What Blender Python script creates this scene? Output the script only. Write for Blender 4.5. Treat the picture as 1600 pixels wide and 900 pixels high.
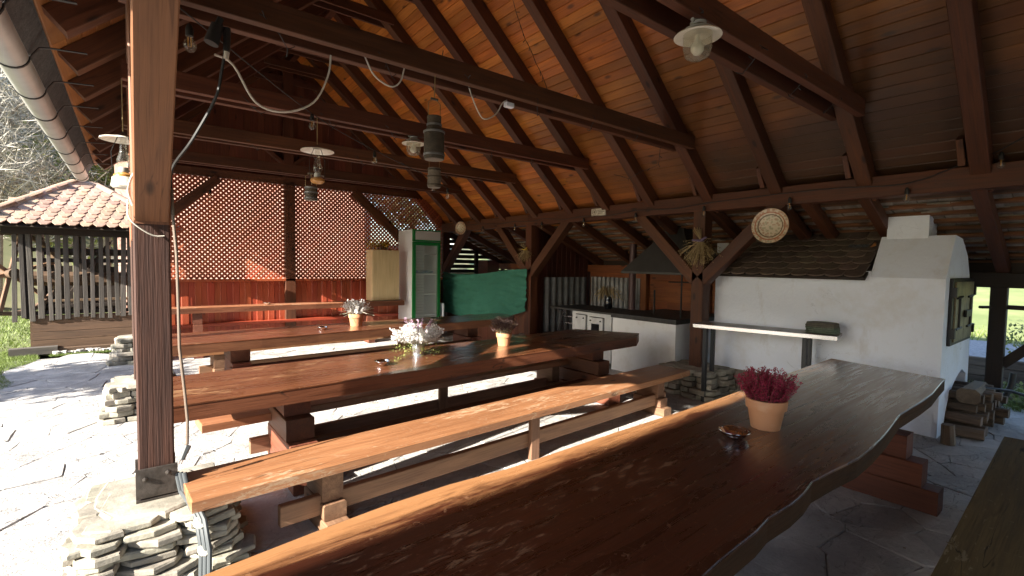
import bpy, math, random
from mathutils import Vector, Matrix, noise as MN
random.seed(7)
SC = bpy.context.scene
for o in list(bpy.data.objects): bpy.data.objects.remove(o)
COL = SC.collection
V = Vector
R_ = random.random
def U(a, b): return random.uniform(a, b)

# ------------------------------------------------------------------ camera
CAM_R = Matrix(((0.78455433, 0.01885554, -0.61977333), (-0.61986849, 0.04869612, -0.7831933), (0.01541303, 0.99863565, 0.04989271)))
CAM_P = V((0, 0, 1.68))
cd = bpy.data.cameras.new('camera'); cam = bpy.data.objects.new('camera', cd); COL.objects.link(cam)
cam.matrix_world = Matrix.Translation(CAM_P) @ CAM_R.to_4x4()
cd.sensor_width = 36; cd.lens = 36 * 756 / 1600; cd.clip_start = .05; cd.clip_end = 3000
SC.camera = cam
def proj(p):
    c = CAM_R.transposed() @ (V(p) - CAM_P)
    if c.z > -.05: return None
    return 800 + 756 * c.x / -c.z, 450 - 756 * c.y / -c.z, -c.z

# ------------------------------------------------------------------ sky, sun, exposure
SUN_EL, SUN_K = math.radians(27.5), .20
sd = V((1, SUN_K, 0)).normalized() * math.cos(SUN_EL) + V((0, 0, -math.sin(SUN_EL)))
w = bpy.data.worlds.new('World'); SC.world = w; w.use_nodes = True
nt = w.node_tree; bg = nt.nodes['Background']
sky = nt.nodes.new('ShaderNodeTexSky'); sky.sky_type = 'NISHITA'; sky.sun_disc = False
sky.sun_elevation = SUN_EL; sky.sun_rotation = math.atan2(-sd.x, -sd.y)
nt.links.new(sky.outputs[0], bg.inputs[0]); bg.inputs[1].default_value = .10
sl = bpy.data.lights.new('sun', 'SUN'); so = bpy.data.objects.new('sun', sl); COL.objects.link(so)
sl.energy = 5.0; sl.angle = math.radians(.5); sl.color = (1, .93, .82)
so.rotation_euler = sd.to_track_quat('-Z', 'Y').to_euler(); so.location = (-20, -3, 15)
SC.view_settings.view_transform = 'Standard'; SC.view_settings.look = 'None'
SC.view_settings.exposure = 2.1; SC.view_settings.gamma = 1
SC.cycles.max_bounces = 10; SC.cycles.diffuse_bounces = 7; SC.cycles.glossy_bounces = 4
SC.cycles.transparent_max_bounces = 12; SC.cycles.sample_clamp_indirect = 6; SC.cycles.caustics_refractive = False; SC.cycles.caustics_reflective = False

# ------------------------------------------------------------------ materials
class N:
    def __init__(s, name):
        s.m = bpy.data.materials.new(name); s.m.use_nodes = True; s.t = s.m.node_tree; s.b = s.t.nodes['Principled BSDF']
    def n(s, typ, **k):
        x = s.t.nodes.new('ShaderNode' + typ)
        for a, b in k.items():
            if a.startswith('i_'): x.inputs[int(a[2:])].default_value = b
            else: setattr(x, a, b)
        return x
    def l(s, a, b): s.t.links.new(a, b)
    def math(s, op, a, b=None, c=None):
        x = s.n('Math', operation=op)
        for i, q in enumerate((a, b, c)):
            if q is None: continue
            if isinstance(q, (int, float)): x.inputs[i].default_value = q
            else: s.l(q, x.inputs[i])
        return x.outputs[0]
    def mix(s, f, a, b, mode='MIX'):
        x = s.n('Mix', data_type='RGBA', blend_type=mode)
        for i, q in ((0, f), (6, a), (7, b)):
            if isinstance(q, (int, float)): x.inputs[i].default_value = q
            elif isinstance(q, tuple): x.inputs[i].default_value = (*q[:3], 1)
            else: s.l(q, x.inputs[i])
        return x.outputs[2]
    def rng(s, v, a, b, c=0, d=1):
        x = s.n('MapRange'); s.l(v, x.inputs[0])
        for i, q in enumerate((a, b, c, d)): x.inputs[i + 1].default_value = q
        return x.outputs[0]
    def coords(s, kind='wc'):
        if kind == 'wc':
            a = s.n('Attribute', attribute_name='wc'); v = a.outputs['Vector']
            oi = s.n('ObjectInfo'); k = s.math('MULTIPLY', oi.outputs['Random'], 37.)
            x = s.n('VectorMath', operation='ADD'); s.l(v, x.inputs[0]); s.l(k, x.inputs[1]); return x.outputs[0]
        if kind == 'pos': return s.n('NewGeometry').outputs['Position']
        return s.n('TexCoord').outputs['Object']
    def noise(s, v, scale=(1, 1, 1), sc=1, det=5, rough=.55, dist=0):
        mp = s.n('Mapping'); mp.inputs['Scale'].default_value = scale; s.l(v, mp.inputs[0])
        x = s.n('TexNoise'); s.l(mp.outputs[0], x.inputs['Vector'])
        x.inputs['Scale'].default_value = sc; x.inputs['Detail'].default_value = det
        x.inputs['Roughness'].default_value = rough; x.inputs['Distortion'].default_value = dist
        return x.outputs['Fac']
    def rnd(s):
        oi = s.n('ObjectInfo'); a = s.n('Attribute', attribute_name='pr')
        return s.math('FRACT', s.math('ADD', oi.outputs['Random'], a.outputs['Fac']))
    def bump(s, h, st=.3, d=.01):
        x = s.n('Bump'); x.inputs['Strength'].default_value = st; x.inputs['Distance'].default_value = d
        s.l(h, x.inputs['Height']); s.l(x.outputs[0], s.b.inputs['Normal'])

def wood(name, c1, c2, rough=.6, wear=0, wearc=(.5, .36, .22), coat=0, bump=.35, knots=.5, var=.3, spec=.4, weath=0, wth=(.25, .23, .2), edge=0, edgec=(.42, .21, .085), cracks=0, soot_shade=0):
    m = N(name); v = m.coords()
    g = m.noise(v, (1.1, 15, 15), 1.4, 7, .62, .7)
    f = m.noise(v, (2.5, 110, 110), 1, 3, .6)
    col = m.mix(m.rng(g, .3, .72), c1, c2)
    col = m.mix(m.math('MULTIPLY', m.rng(f, .5, .75), .55), col, tuple(x * .45 for x in c1))
    big = m.noise(v, (.7, 2.5, 2.5), 1, 3)
    col = m.mix(m.math('MULTIPLY', m.rng(big, .45, .7), .35), col, tuple(x * .6 for x in c1))
    if knots:
        mp = m.n('Mapping'); mp.inputs['Scale'].default_value = (3.2, 8, 8); m.l(v, mp.inputs[0])
        vo = m.n('TexVoronoi'); m.l(mp.outputs[0], vo.inputs['Vector']); vo.inputs['Scale'].default_value = 1
        sp = m.n('SeparateColor'); m.l(vo.outputs['Color'], sp.inputs[0])
        kk = m.math('MULTIPLY', m.math('LESS_THAN', sp.outputs[0], knots), m.rng(vo.outputs['Distance'], .22, .10))
        col = m.mix(m.math('MULTIPLY', kk, .88), col, tuple(x * .25 for x in c1))
    if cracks:
        cn = m.noise(v, (.55, 5, 5), 1.0, 3, .5, .8); ck = m.rng(m.math('ABSOLUTE', m.math('SUBTRACT', cn, .5)), .0, .006, 1, 0); cm = m.noise(v, (.8, 3, 3), 1, 2)
        col = m.mix(m.math('MULTIPLY', m.math('MULTIPLY', ck, m.rng(cm, .47, .55)), .9 * cracks), col, tuple(x * .12 for x in c1))
    if weath:
        wn = m.noise(v, (.8, 5, 5), 1.3, 6, .7)
        col = m.mix(m.math('MULTIPLY', m.rng(wn, .42, .62), weath), col, wth)
    wr = None
    if wear:
        w1 = m.noise(v, (6, 24, 24), 1.5, 7, .75, .5); w2 = m.noise(v, (.9, 2.2, 2.2), 1.1, 3)
        w3 = m.noise(v, (26, 26, 26), 1, 4, .7)
        a = m.rng(m.math('ADD', m.math('MULTIPLY', w1, .6), m.math('MULTIPLY', w2, .4)), .60 - .07 * wear, .64 - .06 * wear)
        b = m.math('MULTIPLY', m.rng(w3, .62, .68), .5)
        wr = m.math('MAXIMUM', a, b)
        s1 = m.noise(v, (1.6, 7, 7), 1.3, 2, .5, 1.5); s2 = m.noise(v, (5, 2.2, 2.2), 1.1, 2, .5, 1.2); sm = m.noise(v, (1.5, 1.5, 1.5), 2.2, 3)
        sc_ = m.math('MAXIMUM', m.rng(m.math('ABSOLUTE', m.math('SUBTRACT', s1, .52)), 0, .0035, 1, 0), m.rng(m.math('ABSOLUTE', m.math('SUBTRACT', s2, .5)), 0, .0022, 1, 0))
        wr = m.math('MAXIMUM', wr, m.math('MULTIPLY', m.math('MULTIPLY', sc_, m.rng(sm, .52, .6)), .8))
        col = m.mix(m.math('MULTIPLY', wr, .75), col, wearc)
    r = m.rnd()
    hs = m.n('HueSaturation'); m.l(col, hs.inputs['Color']); m.l(m.rng(r, 0, 1, 1 - var, 1 + var), hs.inputs['Value'])
    m.l(m.rng(m.math('FRACT', m.math('MULTIPLY', r, 7.3)), 0, 1, .494, .506), hs.inputs['Hue'])
    if soot_shade:  # paints roof shade towards the right into the colour, with smoke stain near oven
        ps = m.coords('pos'); dv = m.n('VectorMath', operation='SUBTRACT'); m.l(ps, dv.inputs[0]); dv.inputs[1].default_value = (6.2, 1.6, 2.5)
        dm = m.n('VectorMath', operation='MULTIPLY'); m.l(dv.outputs[0], dm.inputs[0]); dm.inputs[1].default_value = (1, .62, 1); dl = m.n('VectorMath', operation='LENGTH'); m.l(dm.outputs[0], dl.inputs[0])
        dn_ = m.math('ADD', dl.outputs['Value'], m.math('MULTIPLY', m.math('SUBTRACT', m.noise(ps, (1, 1, 1), 1.1, 5, .6), .5), 1.6))
        m.l(m.mix(m.math('MULTIPLY', m.rng(dn_, 3.3, 1.0), soot_shade), col, (.045, .026, .016)), hs.inputs['Color'])
    if edge:  # golden far edge: sunlit strip painted into the colour over worn varnish
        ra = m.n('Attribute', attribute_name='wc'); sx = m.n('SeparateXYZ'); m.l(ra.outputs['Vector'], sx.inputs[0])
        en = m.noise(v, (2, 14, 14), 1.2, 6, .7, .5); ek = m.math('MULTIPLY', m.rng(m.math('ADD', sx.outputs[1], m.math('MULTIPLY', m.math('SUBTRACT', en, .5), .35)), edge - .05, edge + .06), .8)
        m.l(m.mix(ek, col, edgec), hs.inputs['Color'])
    m.l(hs.outputs[0], m.b.inputs['Base Color'])
    rr = m.rng(g, .3, .7, rough - .1, min(1, rough + .12))
    if wr is not None: rr = m.math('ADD', rr, m.math('MULTIPLY', wr, .25))
    m.l(rr, m.b.inputs['Roughness']); m.b.inputs['Specular IOR Level'].default_value = spec
    m.b.inputs['Coat Weight'].default_value = coat; m.b.inputs['Coat Roughness'].default_value = .24
    m.bump(m.math('ADD', m.math('MULTIPLY', g, .5), f), bump, .004)
    return m.m

def plain(name, c, rough=.5, metal=0, c2=None, sc=6, bump=0, bsc=40, coords='obj', spec=.5, var=0, detail=6, lo=.4, hi=.65, **k):
    m = N(name); v = m.coords(coords)
    col = None
    if c2: col = m.mix(m.rng(m.noise(v, (1, 1, 1), sc, detail, .65), lo, hi), c, c2)
    if var:
        hs = m.n('HueSaturation'); m.l(m.rng(m.rnd(), 0, 1, 1 - var, 1 + var), hs.inputs['Value'])
        m.l(m.rng(m.math('FRACT', m.math('MULTIPLY', m.rnd(), 5.7)), 0, 1, .485, .52), hs.inputs['Hue'])
        if col is not None: m.l(col, hs.inputs['Color'])
        else: hs.inputs['Color'].default_value = (*c, 1)
        col = hs.outputs[0]
    if col is not None: m.l(col, m.b.inputs['Base Color'])
    else: m.b.inputs['Base Color'].default_value = (*c, 1)
    m.b.inputs['Roughness'].default_value = rough; m.b.inputs['Metallic'].default_value = metal
    m.b.inputs['Specular IOR Level'].default_value = spec
    if bump: m.bump(m.noise(v, (1, 1, 1), bsc, 6, .65), bump, .01)
    for a, b in k.items(): m.b.inputs[a.replace('_', ' ')].default_value = b
    return m.m

def foliage(name, c, c2, var=.35, trans=.35):
    m = N(name)
    hs = m.n('HueSaturation'); r = m.rnd()
    hs.inputs['Color'].default_value = (*c, 1)
    col = m.mix(m.math('FRACT', m.math('MULTIPLY', r, 3.7)), c, c2); m.l(col, hs.inputs['Color'])
    m.l(m.rng(r, 0, 1, 1 - var, 1 + var), hs.inputs['Value'])
    m.l(hs.outputs[0], m.b.inputs['Base Color']); m.b.inputs['Roughness'].default_value = .6
    tr = m.n('BsdfTranslucent'); m.l(hs.outputs[0], tr.inputs[0])
    mx = m.n('MixShader'); mx.inputs[0].default_value = trans
    m.l(m.b.outputs[0], mx.inputs[1]); m.l(tr.outputs[0], mx.inputs[2])
    m.l(mx.outputs[0], m.t.nodes['Material Output'].inputs[0])
    return m.m

def glass(name, c=(1, 1, 1), rough=.03, refl=.04, haze=0, hazec=(.6, .58, .5)):
    m = N(name); tr = m.n('BsdfTransparent'); tr.inputs[0].default_value = (*c, 1)
    gl = m.n('BsdfGlossy'); gl.inputs['Roughness'].default_value = rough
    lw = m.n('LayerWeight'); lw.inputs[0].default_value = .5
    f = m.math('ADD', m.math('MULTIPLY', m.math('POWER', lw.outputs['Facing'], 3.5), .6), refl)
    mx = m.n('MixShader'); m.l(f, mx.inputs[0]); m.l(tr.outputs[0], mx.inputs[1]); m.l(gl.outputs[0], mx.inputs[2]); out = mx.outputs[0]
    if haze:
        df = m.n('BsdfDiffuse'); df.inputs[0].default_value = (*hazec, 1); tl_ = m.n('BsdfTranslucent'); tl_.inputs[0].default_value = (*hazec, 1)
        ad = m.n('MixShader'); ad.inputs[0].default_value = .5; m.l(df.outputs[0], ad.inputs[1]); m.l(tl_.outputs[0], ad.inputs[2])
        m2 = m.n('MixShader'); m2.inputs[0].default_value = haze; m.l(out, m2.inputs[1]); m.l(ad.outputs[0], m2.inputs[2]); out = m2.outputs[0]
    m.l(out, m.t.nodes['Material Output'].inputs[0])
    return m.m

M = {}
M['beam'] = wood('red_brown_timber', (.06, .019, .008), (.13, .043, .017), .58, bump=.3, cracks=.5, knots=.3, var=.18)
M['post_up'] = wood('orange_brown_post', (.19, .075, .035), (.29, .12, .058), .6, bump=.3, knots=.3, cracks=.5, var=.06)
M['bark_edge'] = wood('dark_bark_edge', (.04, .02, .011), (.09, .045, .024), .85, spec=.15, bump=1, knots=0, var=.1)
M['table_side'] = wood('satin_slab_side', (.09, .03, .014), (.19, .07, .03), .5, bump=.3, knots=.15, cracks=1, var=.1)
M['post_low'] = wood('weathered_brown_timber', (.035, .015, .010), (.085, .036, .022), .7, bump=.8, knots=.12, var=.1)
M['pine'] = wood('amber_pine_boards', (.38, .108, .015), (.62, .21, .036), .48, bump=.25, knots=.55, var=.26, spec=.45, soot_shade=.93)
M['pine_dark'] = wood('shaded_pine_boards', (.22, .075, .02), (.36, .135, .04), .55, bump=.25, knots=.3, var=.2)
M['redpaint'] = wood('red_stained_boards', (.29, .05, .020), (.42, .085, .034), .42, bump=.25, knots=.12, var=.14, spec=.5)
M['lattice'] = wood('red_stained_lattice', (.34, .082, .036), (.48, .13, .062), .5, bump=.1, knots=0, var=.2)
M['gablered'] = wood('brown_red_gable_boards', (.11, .03, .014), (.18, .052, .024), .6, bump=.25, knots=.25, var=.25)
M['darkred'] = wood('dark_red_boards', (.07, .017, .010), (.12, .03, .016), .6, bump=.25, knots=.15, var=.25)
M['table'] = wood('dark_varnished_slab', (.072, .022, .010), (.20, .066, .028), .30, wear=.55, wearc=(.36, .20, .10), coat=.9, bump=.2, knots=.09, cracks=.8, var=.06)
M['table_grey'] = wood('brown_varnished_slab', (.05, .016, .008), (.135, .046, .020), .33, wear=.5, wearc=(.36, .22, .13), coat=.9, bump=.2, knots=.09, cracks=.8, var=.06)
M['table_front'] = wood('dark_slab_with_worn_sunlit_edge', (.030, .0085, .0045), (.088, .026, .011), .30, wear=.5, wearc=(.24, .135, .07), coat=.9, bump=.12, knots=.06, cracks=.6, var=.02, edge=.415)
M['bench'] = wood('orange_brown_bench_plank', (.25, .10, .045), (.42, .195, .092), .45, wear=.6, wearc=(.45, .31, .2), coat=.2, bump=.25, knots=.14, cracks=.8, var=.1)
M['bench_olive'] = wood('weathered_olive_bench_plank', (.08, .056, .02), (.165, .12, .05), .85, wear=.3, wearc=(.24, .2, .12), bump=.7, knots=.2, cracks=1, spec=.12, var=.1)  # green light thrown up by the grass is mixed into this olive
M['leg'] = wood('raw_leg_timber', (.16, .08, .045), (.30, .17, .10), .7, bump=.35, knots=.15, var=.2)
M['leg_red'] = wood('stained_leg_timber', (.11, .035, .018), (.20, .07, .035), .6, bump=.3, knots=.15, var=.2)
M['grey_slat'] = wood('silver_grey_old_slats', (.05, .044, .038), (.125, .11, .096), .85, bump=.9, knots=.15, var=.25)
M['oldbrown'] = wood('old_brown_planks', (.085, .052, .032), (.17, .105, .062), .8, bump=.6, knots=.1, var=.1)
M['black_timber'] = wood('black_brown_timber', (.018, .012, .009), (.04, .026, .018), .75, bump=.4, knots=.1, var=.15)
M['orange_wall'] = wood('orange_stained_planks', (.20, .06, .018), (.31, .105, .034), .55, bump=.3, knots=.4, var=.18)
M['batten'] = wood('pine_battens', (.13, .05, .02), (.22, .095, .04), .65, bump=.2, knots=.15, var=.25)
M['beech'] = wood('pale_beech_laminate', (.60, .44, .24), (.70, .54, .32), .4, bump=.05, knots=0, var=.03)
M['firewood'] = wood('split_firewood', (.10, .07, .05), (.22, .16, .11), .85, bump=.8, knots=.1, var=.3)
M['stone'] = plain('grey_beige_flat_stone', (.20, .185, .15), .9, c2=(.38, .35, .29), sc=5, bump=.6, bsc=18, var=.18)
def flagstone(name):
    m = N(name); v = m.coords('pos'); r = m.rnd()
    c = m.mix(m.rng(m.noise(v, (1, 1, 1), 2.6, 6, .65), .38, .66), (.36, .345, .33), (.53, .51, .485))
    c = m.mix(m.math('MULTIPLY', m.rng(m.noise(v, (1, 1, 1), 14, 5, .7), .55, .75), .45), c, (.22, .205, .19))
    n1 = m.noise(v, (1.1, 2.1, 1), 1.7, 4, .6, 1.2); ck = m.rng(m.math('ABSOLUTE', m.math('SUBTRACT', n1, .5)), .0, .007, 1, 0)
    n2 = m.noise(v, (1, 1, 1), .9, 2); ck = m.math('MULTIPLY', ck, m.rng(n2, .46, .56))
    c = m.mix(m.math('MULTIPLY', ck, .5), c, (.10, .09, .085))
    hs = m.n('HueSaturation'); m.l(c, hs.inputs['Color']); m.l(m.rng(r, 0, 1, .86, 1.12), hs.inputs['Value']); m.l(hs.outputs[0], m.b.inputs['Base Color'])
    m.b.inputs['Roughness'].default_value = .8
    h = m.math('SUBTRACT', m.math('ADD', m.noise(v, (1, 1.6, 1), 7, 7, .65), m.math('MULTIPLY', m.noise(v, (1, 1, 1), 60, 4), .25)), m.math('MULTIPLY', ck, .6))
    m.bump(h, 1, .03); return m.m
M['flag'] = plain('pale_flagstone', (.36, .345, .33), .85, c2=(.52, .50, .475), sc=2.2, bump=.7, bsc=9, coords='pos', var=.1)
M['grout'] = plain('sandy_grout', (.24, .23, .21), .95, c2=(.34, .325, .30), sc=8, bump=.5, bsc=40, coords='pos')
M['yard'] = plain('pale_gravel_yard', (.40, .385, .36), .95, c2=(.52, .50, .47), sc=3, bump=.5, bsc=30, coords='pos')
M['soil'] = plain('grassy_soil', (.09, .11, .035), .95, c2=(.16, .19, .06), sc=1.5, coords='pos', bump=.4, bsc=20)
M['meadow'] = plain('meadow_ground', (.13, .17, .05), .95, c2=(.24, .26, .10), sc=.5, coords='pos', bump=.4, bsc=8)
M['hill'] = plain('hillside_ground', (.10, .11, .05), .95, c2=(.20, .18, .10), sc=.2, coords='pos', bump=.5, bsc=2)
def limewash(name):
    m = N(name); v = m.coords('pos')
    c = m.mix(m.rng(m.noise(v, (1, 1, 1), 1.7, 7, .68), .52, .85), (.82, .87, .97), (.66, .65, .64))
    c = m.mix(m.math('MULTIPLY', m.rng(m.noise(v, (1.5, 1.5, .5), 3.2, 6, .7), .58, .78), .4), c, (.46, .41, .35))
    n1 = m.noise(v, (1, 1, 1.4), 1.6, 5, .62, .8); ck = m.math('MULTIPLY', m.rng(m.math('ABSOLUTE', m.math('SUBTRACT', n1, .5)), 0, .004, 1, 0), m.rng(m.noise(v, (1, 1, 1), .9, 2), .5, .58))
    c = m.mix(m.math('MULTIPLY', ck, .55), c, (.2, .19, .18)); m.l(c, m.b.inputs['Base Color']); m.b.inputs['Roughness'].default_value = .88
    m.bump(m.math('SUBTRACT', m.math('ADD', m.noise(v, (1, 1, 1), 6, 6, .6), m.math('MULTIPLY', m.noise(v, (1, 1, 1), 34, 4), .35)), ck), .45, .02); return m.m
M['limewash'] = limewash('stained_limewash')
M['plaster'] = plain('white_limewash', (.77, .80, .88), .85, c2=(.60, .585, .57), sc=1.9, bump=.35, bsc=11, lo=.5, hi=.8)
M['pinkwall'] = plain('pink_render', (.40, .215, .165), .9, c2=(.50, .33, .27), sc=1.2, bump=.2)
M['plaster_soot'] = plain('white_limewash_with_stains', (.80, .80, .80), .8, c2=(.60, .56, .50), sc=2.3, bump=.15, bsc=14, lo=.5, hi=.78)
M['mortar'] = plain('rough_stone_masonry', (.14, .125, .10), .95, c2=(.24, .215, .175), sc=4, bump=1, bsc=12)
M['rooftile'] = plain('weathered_terracotta_tile', (.27, .165, .12), .85, c2=(.36, .26, .205), sc=4, bump=.4, bsc=30, var=.22)
M['darktile'] = plain('sooty_brown_tile', (.085, .06, .045), .85, c2=(.15, .105, .075), sc=5, bump=.4, bsc=30, var=.25)
M['undertile'] = plain('pale_tile_underside', (.34, .305, .265), .9, c2=(.17, .145, .12), sc=7, bump=.9, bsc=26, var=.35)
M['ridgetile'] = plain('lichen_ridge_tile', (.36, .22, .16), .85, c2=(.28, .22, .17), sc=4, bump=.5, bsc=30, var=.15)
M['slate'] = plain('dark_roofing_felt', (.055, .055, .057), .8, c2=(.10, .10, .10), sc=20, bump=.6, bsc=60)
M['zinc'] = plain('grey_zinc_gutter', (.46, .46, .44), .42, .35, c2=(.38, .38, .365), sc=3)
M['blackmetal'] = plain('black_iron', (.012, .012, .013), .5, .3)
M['shoe'] = plain('brown_steel_plate', (.05, .042, .036), .5, .5, c2=(.10, .085, .075), sc=14, bump=.2, bsc=60)
M['steel'] = plain('brushed_steel', (.55, .55, .57), .25, 1)
M['chrome'] = plain('polished_steel_bowl', (.78, .80, .84), .07, 1)
M['darksteel'] = plain('dark_grey_square_tube', (.035, .037, .04), .5, .4)
M['corr'] = plain('old_corrugated_iron', (.19, .19, .195), .55, .5, c2=(.10, .095, .09), sc=3, bump=.2, bsc=30)
M['hood'] = plain('dull_grey_hood_metal', (.062, .06, .058), .6, .35, c2=(.045, .043, .041), sc=3)
M['brownpipe'] = plain('purple_brown_pipe', (.07, .035, .036), .5, .2)
M['doormetal'] = plain('yellowed_iron_door', (.24, .21, .12), .55, .3, c2=(.13, .11, .07), sc=5, bump=.2)
M['enamel'] = plain('white_enamel', (.74, .71, .62), .3, c2=(.6, .55, .45), sc=12)
M['lampmetal'] = plain('grey_cast_lamp_mount', (.35, .34, .31), .55, .3)
M['glass'] = glass('clear_glass', (.95, .95, .93), .03, .05, .06)
M['smoked'] = glass('dusty_lamp_glass', (.9, .88, .8), .1, .03, .22)
M['fridgeglass'] = glass('fridge_glass', (.97, .98, .97), .03, .02, .2, (.85, .9, .88))  # pale haze in the pane imitates a brightly lit interior
M['bulbwhite'] = plain('opal_bulb', (.82, .80, .74), .3)
M['filament'] = plain('amber_filament', (.6, .3, .06), .4)
M['rubber'] = plain('black_rubber', (.012, .012, .012), .55)
M['cord_white'] = plain('white_cable', (.62, .58, .5), .5)
M['cord_brown'] = plain('brown_grey_cable', (.17, .13, .10), .55)
M['cord_grey'] = plain('grey_blue_conduit', (.07, .08, .085), .5)
M['terracotta'] = plain('terracotta_pot', (.50, .235, .115), .75, c2=(.56, .34, .21), sc=9, bump=.2, lo=.5, hi=.75)
M['tin'] = plain('galvanised_tin', (.6, .64, .68), .3, .8, c2=(.45, .5, .56), sc=9)
M['earth'] = plain('potting_soil', (.04, .028, .02), .95)
M['heather_red'] = foliage('red_heather_buds', (.30, .018, .055), (.42, .05, .11))
M['heather_green'] = foliage('heather_stems', (.10, .10, .04), (.18, .10, .06))
M['white_flower'] = foliage('white_blossom', (.80, .79, .76), (.74, .72, .72), .12)
M['lilac'] = foliage('lilac_blossom', (.42, .27, .40), (.55, .40, .50), .2)
M['dark_heather'] = foliage('dark_heather', (.09, .05, .055), (.17, .11, .10), .3, .2)
M['leafgreen'] = foliage('yellow_green_leaf', (.20, .26, .06), (.34, .36, .12))
M['palegreen'] = foliage('pale_striped_leaf', (.55, .58, .42), (.68, .68, .58), .15)
M['yellowflower'] = foliage('yellow_dried_flower', (.55, .36, .03), (.68, .46, .06), .2)
M['straw'] = foliage('dried_straw', (.30, .21, .09), (.42, .32, .17), .3, .2)
M['grass'] = foliage('grass_blades', (.11, .17, .03), (.19, .24, .06), .3, .3)
M['crown_autumn'] = foliage('autumn_foliage', (.24, .20, .085), (.32, .27, .14), .4)
M['crown_green'] = foliage('green_foliage', (.13, .17, .045), (.20, .23, .07), .4)
M['crown_grey'] = foliage('grey_bare_twigs', (.27, .25, .215), (.38, .35, .29), .3, .1)
M['willow'] = foliage('willow_strands', (.25, .27, .14), (.34, .35, .2), .25)
M['bark'] = plain('grey_bark', (.20, .17, .14), .9, c2=(.30, .27, .23), sc=8, bump=.6)
M['birch'] = plain('pale_birch_bark', (.55, .53, .5), .8, c2=(.40, .38, .36), sc=6)
M['greencloth'] = plain('green_tarpaulin', (.034, .165, .112), .85, c2=(.045, .20, .14), sc=2, bump=.6, bsc=38)
M['fridgewhite'] = plain('white_fridge_enamel', (.74, .75, .78), .35)
M['fridgegreen'] = plain('green_fridge_frame', (.012, .19, .045), .35)
M['fridgegrey'] = plain('fridge_inside_grey', (.80, .82, .80), .5)
M['silverpanel'] = plain('silver_fridge_header', (.55, .55, .54), .35)
M['blueplastic'] = plain('blue_plastic', (.05, .16, .5), .4)
M['bottle'] = plain('blue_tinted_bottle', (.28, .45, .55), .2)
M['stove'] = plain('white_stove_enamel', (.62, .63, .63), .35, c2=(.5, .5, .5), sc=6)
M['blackslab'] = plain('black_stone_slab', (.022, .021, .020), .6, c2=(.04, .038, .036), sc=8, bump=.2)
M['vase'] = plain('dark_glazed_vase', (.006, .007, .01), .15)
M['tabletop_pale'] = plain('worn_pale_worktop', (.26, .245, .23), .35, c2=(.17, .15, .14), sc=7)
M['clothgreen'] = plain('folded_green_grey_cloth', (.09, .12, .085), .95, c2=(.17, .19, .14), sc=24, bump=.5, bsc=120)
M['clothgrey'] = plain('brown_grey_cloth', (.10, .09, .075), .95, c2=(.14, .125, .10), sc=20, bump=.5, bsc=120)
M['brush'] = plain('dark_bristle', (.03, .032, .035), .9, c2=(.09, .095, .10), sc=60)
M['orangewood'] = plain('orange_handle', (.40, .16, .04), .5)
M['leaf_fallen'] = foliage('fallen_leaf', (.30, .14, .03), (.16, .12, .06), .4, .1)
M['ribbon'] = plain('purple_ribbon', (.14, .10, .17), .7)
M['gravel'] = plain('grey_gravel', (.20, .21, .24), .9, c2=(.30, .31, .34), sc=20, bump=.6, var=.3)
M['shingle'] = wood('grey_shingles', (.10, .085, .07), (.18, .155, .13), .85, bump=.6, knots=0, var=.2)

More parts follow.
